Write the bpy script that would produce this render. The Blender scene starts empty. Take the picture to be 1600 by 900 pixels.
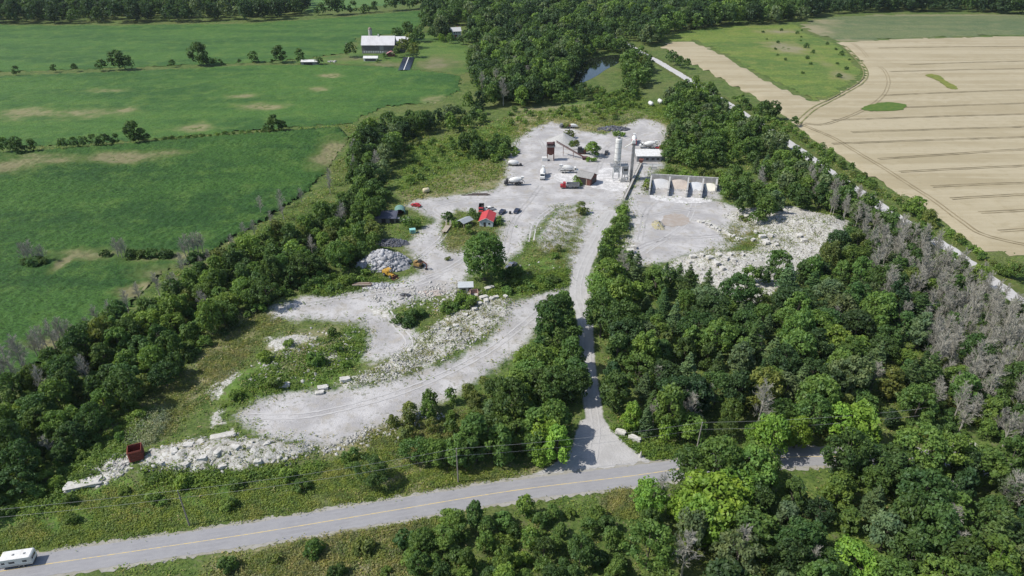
import bpy, math, random
import numpy as np
from mathutils import Vector
R = math.radians
random.seed(7)
RNG = np.random.default_rng(7)
scene = bpy.context.scene
COL = scene.collection

# ------------------------------------------------------------------ camera, sky, sun, exposure
CAM_H = 120.0; PITCH = 30.0; FPX = 1067.0
cam = bpy.data.cameras.new('camera'); cam_o = bpy.data.objects.new('camera', cam); COL.objects.link(cam_o)
cam.sensor_width = 36.0; cam.lens = 36.0 * FPX / 1600.0; cam.clip_start = 1.0; cam.clip_end = 20000.0
cam_o.location = (0, 0, CAM_H); cam_o.rotation_euler = (R(90 - PITCH), 0, 0)
scene.camera = cam_o
SUN_EL = 50.0; SHADOW_AZ = 9.0            # shadows fall to the right and a little away
world = bpy.data.worlds.new('World'); scene.world = world; world.use_nodes = True
wn = world.node_tree; bg = wn.nodes['Background']
sky = wn.nodes.new('ShaderNodeTexSky'); sky.sky_type = 'NISHITA'; sky.sun_disc = False
sky.sun_elevation = R(SUN_EL)
sdx, sdy = -math.cos(R(SHADOW_AZ)), -math.sin(R(SHADOW_AZ))      # direction towards the sun
sky.sun_rotation = math.atan2(sdx, sdy)
wn.links.new(sky.outputs[0], bg.inputs[0]); bg.inputs[1].default_value = 0.13
sun = bpy.data.lights.new('sun', 'SUN'); sun_o = bpy.data.objects.new('sun', sun); COL.objects.link(sun_o)
sun.energy = 4.4; sun.angle = R(0.55); sun.color = (1.0, 0.955, 0.88)
sun_o.location = (-200, 0, 300)
sun_o.rotation_euler = Vector((-sdx * math.cos(R(SUN_EL)), -sdy * math.cos(R(SUN_EL)), -math.sin(R(SUN_EL)))).to_track_quat('-Z', 'Y').to_euler()
vs = scene.view_settings; vs.view_transform = 'Standard'; vs.look = 'None'; vs.gamma = 1.0; vs.use_curve_mapping = False
vs.exposure = 0.22

# ------------------------------------------------------------------ helpers
TH = R(PITCH)
def P(px, py, z=0.0):
    """photo pixel -> point of the ground (height z)"""
    a = (px - 800) / FPX; b = (py - 450) / FPX
    dz = -math.sin(TH) - b * math.cos(TH); t = (z - CAM_H) / dz
    return (a * t, (math.cos(TH) - b * math.sin(TH)) * t)
def PW(pts): return np.array([P(*p) for p in pts])
def to_px(x, y, z):
    d = np.array([x, y, z - CAM_H]); zc = d[1] * math.cos(TH) - d[2] * math.sin(TH); dn = -d[1] * math.sin(TH) - d[2] * math.cos(TH)
    return 800 + FPX * d[0] / zc, 450 + FPX * dn / zc, zc
def sdist(X, Y, poly):
    """signed distance to a polygon, positive inside"""
    px = poly[:, 0]; py = poly[:, 1]; n = len(poly)
    d = np.full(X.shape, 1e12); ins = np.zeros(X.shape, bool)
    for i in range(n):
        ax, ay = px[i], py[i]; bx, by = px[(i + 1) % n], py[(i + 1) % n]
        ex, ey = bx - ax, by - ay; wx, wy = X - ax, Y - ay
        t = np.clip((wx * ex + wy * ey) / max(ex * ex + ey * ey, 1e-9), 0, 1)
        d = np.minimum(d, (wx - ex * t) ** 2 + (wy - ey * t) ** 2)
        c = ((ay > Y) != (by > Y)); den = (by - ay) if abs(by - ay) > 1e-9 else 1e-9
        ins ^= c & (X < ex * (Y - ay) / den + ax)
    d = np.sqrt(d)
    return np.where(ins, d, -d)
def linedist(X, Y, pts):
    d = np.full(X.shape, 1e12)
    for i in range(len(pts) - 1):
        ax, ay = pts[i]; bx, by = pts[i + 1]; ex, ey = bx - ax, by - ay
        t = np.clip(((X - ax) * ex + (Y - ay) * ey) / max(ex * ex + ey * ey, 1e-9), 0, 1)
        d = np.minimum(d, (X - ax - ex * t) ** 2 + (Y - ay - ey * t) ** 2)
    return np.sqrt(d)
def smooth_line(pts, n=8):
    pts = [np.array(p, float) for p in pts]; out = []
    for i in range(len(pts) - 1):
        p0 = pts[max(i - 1, 0)]; p1 = pts[i]; p2 = pts[i + 1]; p3 = pts[min(i + 2, len(pts) - 1)]
        for k in range(n):
            t = k / n
            out.append(.5 * ((2 * p1) + (-p0 + p2) * t + (2 * p0 - 5 * p1 + 4 * p2 - p3) * t * t + (-p0 + 3 * p1 - 3 * p2 + p3) * t ** 3))
    out.append(pts[-1]); return np.array(out)
def tag(o, label=None, cat=None, group=None, kind=None):
    if label: o['label'] = label
    if cat: o['category'] = cat
    if group: o['group'] = group
    if kind: o['kind'] = kind
    return o
def empty(name, loc=(0, 0, 0), rz=0.0):
    o = bpy.data.objects.new(name, None); COL.objects.link(o); o.empty_display_size = .5
    o.location = loc; o.rotation_euler = (0, 0, rz); return o
def np_mesh(name, V, F, mat=None, attrs=None, smooth=False):
    """V (n,3), F (m,k) all faces of the same size"""
    V = np.asarray(V, np.float32); F = np.asarray(F, np.int32); m = bpy.data.meshes.new(name); k = F.shape[1]
    m.vertices.add(len(V)); m.vertices.foreach_set('co', V.ravel())
    m.loops.add(F.size); m.loops.foreach_set('vertex_index', F.ravel())
    m.polygons.add(len(F)); m.polygons.foreach_set('loop_start', np.arange(0, F.size, k, dtype=np.int32))
    m.update(calc_edges=True)
    if smooth: m.polygons.foreach_set('use_smooth', np.ones(len(F), bool))
    for an, av in (attrs or {}).items():
        av = np.asarray(av, np.float32)
        if av.ndim == 1:
            a = m.attributes.new(an, 'FLOAT', 'POINT'); a.data.foreach_set('value', av)
        else:
            a = m.attributes.new(an, 'FLOAT_COLOR', 'POINT')
            a.data.foreach_set('color', np.hstack([av, np.ones((len(av), 1), np.float32)]).astype(np.float32).ravel())
    if mat: m.materials.append(mat)
    return m
def link(name, mesh, parent=None, loc=None, rz=0):
    o = bpy.data.objects.new(name, mesh); COL.objects.link(o)
    if parent: o.parent = parent
    if loc is not None: o.location = loc
    if rz: o.rotation_euler = (0, 0, rz)
    return o
class MB:
    def __init__(s): s.v = []; s.f = []
    def add(s, vs_, fs):
        b = len(s.v); s.v += [tuple(map(float, q)) for q in vs_]; s.f += [tuple(b + i for i in q) for q in fs]; return s
    def box(s, x, y, z, sx, sy, sz, rz=0, tx=1.0, ty=1.0, dx=0.0, ch=0.0):
        """box standing on z; top scaled tx,ty and shifted dx; ch chamfers the vertical edges"""
        hx, hy = sx / 2, sy / 2
        if ch > 0: ring = [(-hx + ch, -hy), (hx - ch, -hy), (hx, -hy + ch), (hx, hy - ch), (hx - ch, hy), (-hx + ch, hy), (-hx, hy - ch), (-hx, -hy + ch)]
        else: ring = [(-hx, -hy), (hx, -hy), (hx, hy), (-hx, hy)]
        n = len(ring); c, q = math.cos(rz), math.sin(rz)
        pts = [(a, b, 0) for a, b in ring] + [(a * tx + dx, b * ty, sz) for a, b in ring]
        pts = [(x + a * c - b * q, y + a * q + b * c, z + d) for a, b, d in pts]
        return s.add(pts, [tuple(range(n))[::-1], tuple(range(n, 2 * n))] + [(i, (i + 1) % n, n + (i + 1) % n, n + i) for i in range(n)])
    def tube(s, p0, p1, r0, r1=None, n=6, caps=True):
        return s.lathe(p0, p1, [(0, r0), (1, r0 if r1 is None else r1)], n, caps)
    def lathe(s, p0, p1, prof, n=12, caps=True):
        p0 = Vector(p0); p1 = Vector(p1); ax = p1 - p0; a = ax.normalized()
        u = a.cross(Vector((0, 0, 1)) if abs(a.z) < .9 else Vector((1, 0, 0))).normalized(); w = a.cross(u)
        pts = []
        for t, r in prof:
            for i in range(n):
                an = 2 * math.pi * i / n; pts.append(p0 + ax * t + (u * math.cos(an) + w * math.sin(an)) * r)
        k = len(prof); fs = [(j * n + i, j * n + (i + 1) % n, (j + 1) * n + (i + 1) % n, (j + 1) * n + i) for j in range(k - 1) for i in range(n)]
        if caps: fs += [tuple(range(n))[::-1], tuple(range((k - 1) * n, k * n))]
        return s.add(pts, fs)
    def prism(s, prof, a0, a1, axis='y'):
        """profile in (x,z) extruded along y, or in (y,z) along x"""
        n = len(prof)
        pts = [((p, a, q) if axis == 'y' else (a, p, q)) for a in (a0, a1) for p, q in prof]
        return s.add(pts, [tuple(range(n)), tuple(range(n, 2 * n))[::-1]] + [(i, n + i, n + (i + 1) % n, (i + 1) % n) for i in range(n)])
    def build(s, name, mat, parent=None, loc=None, smooth=False):
        m = bpy.data.meshes.new(name); m.from_pydata(s.v, [], s.f); m.update()
        import bmesh
        bm = bmesh.new(); bm.from_mesh(m); bmesh.ops.recalc_face_normals(bm, faces=bm.faces); bm.to_mesh(m); bm.free()
        if smooth: m.polygons.foreach_set('use_smooth', np.ones(len(m.polygons), bool))
        m.materials.append(mat); return link(name, m, parent, loc)

# ------------------------------------------------------------------ materials
class NT:
    def __init__(s, name):
        s.m = bpy.data.materials.new(name); s.m.use_nodes = True; s.t = s.m.node_tree; s.t.nodes.clear()
        s.out = s.t.nodes.new('ShaderNodeOutputMaterial')
    def n(s, typ, **kw):
        nd = s.t.nodes.new('ShaderNode' + typ)
        for k, v in kw.items():
            if k.startswith('i_'):
                key = k[2:]; key = int(key) if key.isdigit() else key.replace('_', ' ')
                s.set(nd.inputs[key], v)
            else: setattr(nd, k, v)
        return nd
    def set(s, sock, v):
        if isinstance(v, bpy.types.NodeSocket): s.t.links.new(v, sock)
        elif isinstance(v, (tuple, list)) and sock.type == 'RGBA': sock.default_value = tuple(v) + ((1,) if len(v) == 3 else ())
        else: sock.default_value = v
    def math(s, op, a, b=0.0, c=None, clamp=False):
        nd = s.n('Math', operation=op, use_clamp=clamp); s.set(nd.inputs[0], a); s.set(nd.inputs[1], b)
        if c is not None: s.set(nd.inputs[2], c)
        return nd.outputs[0]
    def mix(s, f, a, b, typ='MIX'):
        nd = s.n('MixRGB', blend_type=typ); s.set(nd.inputs[0], f); s.set(nd.inputs[1], a); s.set(nd.inputs[2], b); return nd.outputs[0]
    def noise(s, vec, scale, detail=3, rough=.55):
        nd = s.n('TexNoise'); s.t.links.new(vec, nd.inputs['Vector']); nd.inputs['Scale'].default_value = scale
        nd.inputs['Detail'].default_value = detail; nd.inputs['Roughness'].default_value = rough; return nd.outputs[0]
    def step(s, x, lo, hi):
        nd = s.n('MapRange', interpolation_type='SMOOTHSTEP'); s.set(nd.inputs[0], x)
        nd.inputs[1].default_value = lo; nd.inputs[2].default_value = hi; return nd.outputs[0]
    def attr(s, name, color=False):
        nd = s.n('Attribute', attribute_name=name); return nd.outputs['Color' if color else 'Fac']
    def pos(s): return s.n('NewGeometry').outputs['Position']
    def obj(s): return s.n('TexCoord').outputs['Object']
    def finish(s, col, rough=.9, bump=None, bstr=.5, bdist=.1, metal=0., spec=.3):
        b = s.n('BsdfPrincipled'); s.set(b.inputs['Base Color'], col); s.set(b.inputs['Roughness'], rough)
        b.inputs['Metallic'].default_value = metal; b.inputs['Specular IOR Level'].default_value = spec
        if bump is not None:
            bn = s.n('Bump'); bn.inputs['Strength'].default_value = bstr; bn.inputs['Distance'].default_value = bdist
            s.t.links.new(bump, bn.inputs['Height']); s.t.links.new(bn.outputs[0], b.inputs['Normal'])
        s.t.links.new(b.outputs[0], s.out.inputs[0]); return s.m
_M = {}
def mat(name, c, c2=None, rough=.6, metal=0., scale=1.2, spec=.4, amt=1.0):
    """plain worn surface: two tones mixed by noise"""
    if name in _M: return _M[name]
    t = NT(name); o = t.obj(); c2 = c2 or tuple(q * .7 for q in c)
    f = t.step(t.noise(o, scale, 5, .65), .35, .75); g = t.noise(o, scale * 9, 2)
    col = t.mix(t.math('MULTIPLY', f, amt), c, c2); col = t.mix(.25, col, t.mix(g, (.25, .25, .25), (1, 1, 1)), 'MULTIPLY')
    _M[name] = t.finish(col, rough, g, .15, .03, metal, spec); return _M[name]
def leaf_mat(name, src):
    t = NT(name); o = t.obj() if src == 'object' else t.pos()
    base = t.n('ObjectInfo').outputs['Color'] if src == 'object' else t.attr('tint', True)
    f = t.noise(o, .45, 3); g = t.noise(o, 2.6, 2)
    col = t.mix(t.step(f, .3, .7), t.mix(1, base, (.72, .80, .80), 'MULTIPLY'), t.mix(1, base, (1.30, 1.18, .92), 'MULTIPLY'))
    col = t.mix(1, col, t.mix(g, (.62, .62, .62), (1.35, 1.35, 1.3)), 'MULTIPLY')
    d = t.n('BsdfDiffuse'); t.set(d.inputs[0], col); tr = t.n('BsdfTranslucent'); t.set(tr.inputs[0], t.mix(1, col, (1.15, 1.2, .6), 'MULTIPLY'))
    gl = t.n('BsdfGlossy'); gl.inputs['Roughness'].default_value = .55; gl.inputs[0].default_value = (.8, .85, .9, 1)
    ms = t.n('MixShader'); ms.inputs[0].default_value = .36; t.t.links.new(d.outputs[0], ms.inputs[1]); t.t.links.new(tr.outputs[0], ms.inputs[2])
    m2 = t.n('MixShader'); m2.inputs[0].default_value = .015; t.t.links.new(ms.outputs[0], m2.inputs[1]); t.t.links.new(gl.outputs[0], m2.inputs[2])
    t.t.links.new(m2.outputs[0], t.out.inputs[0]); return t.m
M_LEAF = leaf_mat('leaves', 'object'); M_LEAF_S = leaf_mat('leaves_mass', 'attr')
M_BARK = mat('bark', (.13, .11, .09), (.07, .06, .05), .95, scale=3)
M_DEAD = mat('dead_wood', (.37, .355, .30), (.27, .26, .22), .95, scale=1)
M_STEEL = mat('steel_grey', (.32, .33, .34), (.2, .19, .18), .5, .3)
M_DARK = mat('dark_metal', (.035, .036, .04), (.06, .05, .045), .6)
M_TYRE = mat('tyre_rubber', (.02, .02, .02), (.05, .048, .045), .9)
M_WHITE = mat('white_paint', (.72, .72, .70), (.58, .56, .52), .45, scale=.7)
M_RED = mat('red_paint', (.42, .03, .035), (.3, .03, .03), .4, scale=.8)
M_RUST = mat('rust', (.16, .055, .04), (.09, .05, .045), .85, scale=1.5)
M_CONC = mat('concrete', (.46, .45, .43), (.33, .32, .30), .9, scale=.6)
M_GLASS = mat('dark_glass', (.02, .025, .03), (.03, .035, .04), .12, spec=.6)
M_WOOD = mat('grey_wood', (.42, .37, .29), (.28, .24, .19), .9, scale=1.6)
M_YELLOW = mat('yellow_paint', (.55, .33, .05), (.38, .22, .05), .55, scale=1)
M_NAVY = mat('dark_blue_paint', (.02, .025, .05), (.015, .017, .03), .25, spec=.6)
# ------------------------------------------------------------------ layout traced on the ground (photo pixels -> ground points)
G_UPPER = PW([(632,322),(650,312),(720,304),(772,296),(792,276),(788,250),(800,225),(828,202),(862,190),(905,204),(945,210),(975,196),(1000,184),(1030,190),(1046,205),(1040,228),(1036,262),(1000,272),(978,312),(955,332),(932,375),(920,420),(925,470),(895,470),(890,440),(868,388),(800,400),(790,410),(745,420),(715,450),(690,462),(640,466),(560,468),(470,480),(430,500),(425,478),(480,462),(560,455),(620,440),(655,425),(650,405),(632,385),(655,360),(680,345),(655,330)])
G_ISLE = PW([(690,345),(715,328),(780,338),(788,352),(770,372),(752,390),(700,392),(690,375)])
G_ISLE2 = PW([(805,398),(830,358),(870,322),(905,318),(922,335),(905,365),(893,400),(890,432),(850,436),(800,440),(770,440),(780,415)])
G_EAST = PW([(1000,262),(1030,262),(1012,282),(1014,304),(1060,309),(1120,314),(1160,326),(1190,345),(1170,372),(1140,388),(1085,398),(1030,412),(985,414),(975,400),(988,360),(978,315),(990,284)])
G_BAYS = PW([(1014,278),(1122,286),(1126,312),(1012,306)])
G_LOWER = PW([(366,650),(385,638),(404,626),(444,612),(494,611),(560,606),(600,598),(694,568),(750,540),(785,505),(796,478),(850,456),(888,446),(880,468),(852,500),(815,545),(770,580),(700,622),(640,648),(590,668),(545,690),(500,700),(450,698),(404,680)])
G_SHELF = PW([(418,500),(430,482),(520,464),(585,456),(665,455),(645,474),(600,482),(612,500),(640,515),(660,530),(630,562),(585,572),(566,560),(578,525),(560,505),(500,500)])
D_LINE = smooth_line([P(955,332), P(926,385), P(908,425), P(903,460), P(913,500), P(917,560), P(924,620), P(931,668), P(934,705)], 6)
JUNCTION = PW([(908,655),(945,655),(955,672),(985,700),(1020,722),(985,745),(900,750),(830,742),(862,728),(890,705)])
W_BAND = PW([(516,606),(560,592),(610,568),(650,540),(680,510),(720,488),(760,478),(800,468),(792,494),(764,518),(716,548),(650,580),(590,602)])
W_FACE = PW([(222,738),(238,715),(285,700),(300,684),(345,690),(375,690),(430,695),(485,703),(492,714),(440,722),(385,742),(330,738),(270,744)])
W_LEFT = PW([(112,764),(135,728),(175,706),(202,702),(222,726),(196,742),(150,762)])
W_EAST = PW([(1130,338),(1160,326),(1235,322),(1298,338),(1335,352),(1302,380),(1268,414),(1238,404),(1180,392),(1190,366),(1150,350)])
W_EAST2 = PW([(1060,402),(1110,392),(1170,392),(1240,398),(1270,420),(1215,452),(1180,474),(1120,470),(1090,440),(1020,432)])
W_LUMPS = [PW([(1088,343),(1106,345),(1168,373),(1150,381)]), PW([(414,535),(440,526),(474,528),(468,545),(430,552)]), PW([(489,556),(520,551),(530,566),(500,572)]), PW([(345,588),(362,578),(372,590),(358,606),(330,626),(320,612)]), PW([(430,540),(470,520),(490,530),(450,556)]), PW([(330,650),(345,640),(350,662),(332,668)]), PW([(580,482),(610,484),(605,498),(582,494)]), PW([(1440,690),(1500,676),(1520,696),(1470,702)]),PW([(320,690),(360,672),(372,680),(345,696)])]
DRY = [PW([(410,545),(470,518),(530,512),(540,540),(510,580),(450,590)]), PW([(120,700),(210,640),(280,590),(330,540),(400,490),(440,500),(400,530),(360,570),(300,630),(250,690),(180,720)]),
       PW([(330,880),(400,850),(520,820),(640,810),(640,900),(300,960)]), PW([(640,700),(720,720),(860,728),(840,745),(700,770),(560,780),(600,740)]),
       PW([(690,370),(780,365),(800,400),(700,400)]), PW([(800,170),(950,160),(1050,190),(1040,220),(950,206),(800,215)]), PW([(620,300),(790,240),(800,290),(640,320)]),
       PW([(470,700),(560,660),(640,640),(600,700),(520,720)]), PW([(940,760),(985,752),(980,800),(940,790)])]
LUSH = [PW([(625,290),(645,230),(715,215),(790,190),(800,215),(780,240),(700,262),(690,285),(640,305)]), PW([(800,178),(900,160),(960,165),(950,182),(860,186)]), PW([(0,860),(0,760),(120,715),(230,640),(260,640),(210,700),(130,765),(300,745),(480,735),(500,750),(260,800),(80,840)]),
        PW([(950,668),(1000,692),(1090,706),(1200,700),(1210,712),(1100,716),(1010,716),(970,695)]), PW([(830,405),(888,388),(888,440),(800,464),(745,462),(785,425)]),
        PW([(350,600),(430,550),(500,520),(560,510),(575,560),(520,600),(430,615),(360,640)])]
ROAD = smooth_line([P(-260,938), P(0,893), P(200,863), P(400,833), P(600,800), P(800,767), P(985,744), P(1060,733), P(1140,722), P(1250,714), P(1400,716), P(1700,735)], 8)
PALE_ROAD = smooth_line([P(905,4), P(915,14), P(930,30), P(985,72), P(1040,103), P(1125,155), P(1180,190), P(1236,226), P(1300,272), P(1360,312), P(1420,352), P(1480,388), P(1550,440), P(1640,505), P(1760,600)], 6)
POND = PW([(888,136),(897,124),(904,108),(916,95),(940,88),(968,86),(968,97),(948,108),(930,120),(908,130)])

# mounds and banks of the quarry: (pixel, radius along x, radius along y, height)
MOUNDS = [(P(*c), rx, ry, h) for c, rx, ry, h in [((560,592),9,4,1.8),((620,565),9,5,2.6),((680,525),10,6,3.0),((740,495),10,6,3.0),((780,478),8,6,2.2),
  ((300,715),14,5,3.2),((370,712),10,4,3.4),((440,705),8,4,2.4),((250,728),8,4,2.4),((170,735),9,6,1.8),((520,545),7,6,2.2),((450,560),9,7,2.4),((380,600),8,6,2.0),((420,525),8,6,1.6),((640,490),7,5,1.8),
  ((1260,355),16,9,4.0),((1300,360),10,9,3.2),((1220,345),9,6,2.0),((1130,410),12,5,2.0),((1190,375),7,5,1.6),((850,375),9,14,1.6),((720,470),8,5,1.2),((700,385),5,4,.6)]]
def hgt(x, y):
    x = np.asarray(x, float); y = np.asarray(y, float); z = np.zeros(np.broadcast(x, y).shape)
    for (cx, cy), rx, ry, h in MOUNDS:
        z = z + .62 * h * np.exp(-((x - cx) / rx) ** 2 - ((y - cy) / ry) ** 2)
    return z
def H(px, py):
    x, y = P(px, py); return (x, y, float(hgt(x, y)))

# ------------------------------------------------------------------ ground sheet, split by what covers it
def terrain_material():
    t = NT('terrain'); p = t.pos()
    n1 = t.noise(p, .035, 4); n2 = t.noise(p, .22, 6, .65); n3 = t.noise(p, 1.3, 5, .7); n4 = t.noise(p, .09, 3)
    n6 = t.noise(p, .6, 4, .7)
    wob = t.math('ADD', t.math('ADD', t.math('MULTIPLY_ADD', n2, 13.0, -6.5), t.math('MULTIPLY_ADD', n6, 8.0, -4.0)), t.math('MULTIPLY_ADD', n3, 5.0, -2.5))
    grass = t.mix(t.step(n2, .35, .68), (.062, .105, .024), (.135, .185, .046))
    grass = t.mix(t.math('MULTIPLY', t.step(n1, .42, .65), .6), grass, (.150, .160, .055))
    grass = t.mix(t.step(n3, .42, .66), grass, t.mix(1, grass, (.42, .50, .5), 'MULTIPLY'))
    dryc = t.mix(t.step(n3, .38, .62), (.165, .155, .072), (.310, .275, .175)); dryc = t.mix(t.step(n2, .5, .62), dryc, grass)
    lush = t.mix(t.step(n2, .35, .65), (.055, .110, .022), (.120, .190, .040))
    def mask(name, k=1.0, e=.9):
        return t.step(t.math('ADD', t.attr(name), t.math('MULTIPLY', wob, k)), -e, e)
    col = t.mix(mask('sd_lush'), grass, lush); col = t.mix(t.math('MULTIPLY', mask('sd_dry', 1.2, 2.5), .85), col, dryc)
    sp = t.noise(p, 5.0, 3, .7)
    grav = t.mix(t.step(n4, .35, .65), (.325, .315, .312), (.455, .443, .436)); grav = t.mix(t.math('MULTIPLY', t.step(n2, .48, .68), .8), grav, (.33, .305, .265)); grav = t.mix(t.math('MULTIPLY', t.step(n6, .50, .66), .5), grav, (.26, .25, .24))
    grav = t.mix(t.math('MULTIPLY', t.step(sp, .52, .75), .45), grav, (.22, .21, .205)); grav = t.mix(t.math('MULTIPLY', t.step(n3, .58, .72), .5), grav, (.45, .44, .425))
    col = t.mix(mask('sd_gravel', .75, 2.0), col, grav)
    weed = t.math('MULTIPLY', t.step(n6, .54, .64), t.step(t.math('MULTIPLY', t.attr('sd_gravel'), -1.0), -8.0, 1.0))
    col = t.mix(weed, col, t.mix(n2, (.075, .105, .03), (.17, .16, .09)))
    v = t.n('TexVoronoi', feature='DISTANCE_TO_EDGE'); t.t.links.new(p, v.inputs['Vector']); v.inputs['Scale'].default_value = .55
    white = t.mix(t.step(n2, .3, .7), (.38, .37, .34), (.55, .54, .505)); white = t.mix(t.math('MULTIPLY', t.step(v.outputs[0], .10, .0), .55), white, (.22, .20, .17))
    white = t.mix(t.step(n3, .50, .62), white, (.30, .28, .24)); white = t.mix(t.step(n6, .55, .64), white, (.11, .14, .045))
    col = t.mix(mask('sd_white', .65, .6), col, white)
    drv = t.mix(t.step(n2, .3, .7), (.35, .34, .33), (.43, .42, .41)); drv = t.mix(t.math('MULTIPLY', t.step(sp, .5, .75), .3), drv, (.25, .24, .23))
    col = t.mix(mask('sd_drive', .10, .35), col, drv)
    h = t.math('ADD', n3, t.math('MULTIPLY', sp, .4))
    return t.finish(col, .95, h, .7, .25, spec=.15)
M_TERRAIN = terrain_material()
GX0, GX1, GY0, GY1, GS = -262.0, 282.0, 66.0, 482.0, 1.0
gx = np.arange(GX0, GX1 + .01, GS); gy = np.arange(GY0, GY1 + .01, GS)
XX, YY = np.meshgrid(gx, gy); nx, ny = len(gx), len(gy)
CL = 14.0
def smax(*a): return np.maximum.reduce(a)
s_drive = smax(np.where(YY > 200, 3.0, 2.4) - linedist(XX, YY, D_LINE), sdist(XX, YY, JUNCTION))
s_up = np.minimum(sdist(XX, YY, G_UPPER), np.minimum(-sdist(XX, YY, G_ISLE), -sdist(XX, YY, G_ISLE2) + 1.0))
s_east = smax(sdist(XX, YY, G_EAST), sdist(XX, YY, G_BAYS)); s_low = smax(sdist(XX, YY, G_LOWER), sdist(XX, YY, G_SHELF))
s_dusty = sdist(XX, YY, PW([(835,376),(868,326),(903,322),(915,335),(900,362),(885,390),(850,398)])) - 1.0
s_we = smax(sdist(XX, YY, W_EAST), sdist(XX, YY, W_EAST2)); s_wb = smax(sdist(XX, YY, W_BAND), sdist(XX, YY, W_FACE), sdist(XX, YY, W_LEFT), *[sdist(XX, YY, w) for w in W_LUMPS])
s_white = smax(s_we, s_wb); s_gravel = smax(s_up, s_east, s_low, s_dusty)
s_dry = smax(*[sdist(XX, YY, d) for d in DRY]); s_lush = smax(*[sdist(XX, YY, d) for d in LUSH])
ZZ = hgt(XX, YY)
rock_rough = np.clip(s_white + 1, 0, 3) / 3
ZZ += rock_rough * ((RNG.random(XX.shape) - .4) * .6 + 1.1 * np.abs(np.sin(XX * .9 + 2.1 * np.sin(YY * .6))) * np.abs(np.sin(YY * 1.1 + 1.7 * np.sin(XX * .5))) * np.clip(sdist(XX, YY, W_FACE), 0, 1)) + np.clip(-s_gravel, 0, 3) / 3 * np.clip(-s_drive - 2, 0, 1) * (RNG.random(XX.shape) - .5) * .22
edge = np.minimum.reduce([XX - GX0, GX1 - XX, YY - GY0, GY1 - YY]); ZZ *= np.clip(edge / 12, 0, 1)
pond_sd = sdist(XX, YY, POND); rd = linedist(XX, YY, ROAD); pr = linedist(XX, YY, PALE_ROAD)
ZZ *= np.clip((rd - 5) / 6, 0, 1) * np.clip((pr - 6) / 6, 0, 1)
GV = np.stack([XX, YY, ZZ], -1).reshape(-1, 3)
GA = {k: np.clip(v, -CL, CL).ravel() for k, v in (('sd_drive', s_drive), ('sd_gravel', s_gravel), ('sd_white', s_white), ('sd_dry', s_dry), ('sd_lush', s_lush))}
idx = np.arange(nx * ny).reshape(ny, nx)
QF = np.stack([idx[:-1, :-1], idx[:-1, 1:], idx[1:, 1:], idx[1:, :-1]], -1).reshape(-1, 4)
cen = lambda a: (a[:-1, :-1] + a[1:, 1:] + a[1:, :-1] + a[:-1, 1:]).ravel() / 4
c_dr, c_up, c_ea, c_lo, c_we, c_wb = map(cen, (s_drive, smax(s_up, s_dusty), s_east, s_low, s_we, s_wb))
cls = np.zeros(len(QF), int)
for k, c in ((1, c_up), (2, c_ea), (3, c_lo), (4, c_we), (5, c_wb), (6, c_dr)): cls[c > 0] = k
far = 2600.0
ox = [-far, GX0, GX1, far]; oy = [-300.0, GY0, GY1, far]
OV, OF = [], []
for j in range(3):
    for i in range(3):
        if i == 1 and j == 1: continue
        b = len(GV) + len(OV); OV += [(ox[i], oy[j], 0), (ox[i + 1], oy[j], 0), (ox[i + 1], oy[j + 1], 0), (ox[i], oy[j + 1], 0)]; OF.append((b, b + 1, b + 2, b + 3))
for k, nm in ((0, 'ground'), (1, 'gravel_yard'), (2, 'aggregate_yard'), (3, 'quarry_floor'), (4, 'limestone_spoil_ground'), (5, 'limestone_bank'), (6, 'driveway')):
    F = QF[cls == k]; V = GV; A = GA
    if k == 0:
        F = np.vstack([F, OF]); V = np.vstack([GV, OV]); A = {q: np.concatenate([a, np.full(len(OV), -CL)]) for q, a in GA.items()}
    used, inv = np.unique(F, return_inverse=True)
    o = link(nm, np_mesh(nm, V[used], inv.reshape(F.shape), M_TERRAIN, {q: a[used] for q, a in A.items()}, smooth=True))
    o['kind'] = 'structure'

# ------------------------------------------------------------------ roads
def ribbon(name, line, width, z, material, parent=None, offset=0.0, ragged=0.0, zf=None):
    line = np.asarray(line); d = np.gradient(line, axis=0); nrm = np.stack([-d[:, 1], d[:, 0]], 1); nrm /= np.linalg.norm(nrm, axis=1)[:, None]
    n = len(line); w = width / 2 + ragged * (RNG.random((n, 2)) - .5)
    L = line + nrm * (offset + w[:, :1]); Rr = line + nrm * (offset - w[:, 1:])
    V = np.empty((2 * n, 3)); V[0::2, :2] = L; V[1::2, :2] = Rr; V[:, 2] = z
    if zf: V[:, 2] += zf(V[:, 0], V[:, 1])
    i = np.arange(n - 1) * 2; F = np.stack([i, i + 1, i + 3, i + 2], 1)
    return link(name, np_mesh(name, V, F, material), parent)
def resample(line, step):
    line = np.asarray(line); s = np.concatenate([[0], np.cumsum(np.linalg.norm(np.diff(line, axis=0), axis=1))]); q = np.arange(0, s[-1], step)
    return np.stack([np.interp(q, s, line[:, 0]), np.interp(q, s, line[:, 1])], 1)
def road_material(name, c1, c2, c3, sp=.35):
    t = NT(name); p = t.pos(); a = t.noise(p, .15, 5, .7); b = t.noise(p, 1.1, 4, .7); c = t.noise(p, 7, 2)
    col = t.mix(t.step(a, .35, .65), c1, c2); col = t.mix(t.math('MULTIPLY', t.step(b, .5, .75), sp), col, c3); col = t.mix(.3, col, t.mix(c, (.4, .4, .4), (1, 1, 1)), 'MULTIPLY')
    return t.finish(col, .9, c, .3, .02, spec=.2)
M_ASPH = road_material('worn_asphalt', (.265, .262, .272), (.310, .306, .312), (.37, .36, .355))
M_SHOULDER = road_material('gravel_shoulder', (.36, .345, .32), (.28, .265, .22), (.14, .15, .07), .6)
M_PALE = road_material('pale_gravel_road', (.51, .50, .49), (.45, .44, .43), (.38, .36, .32))
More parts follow.
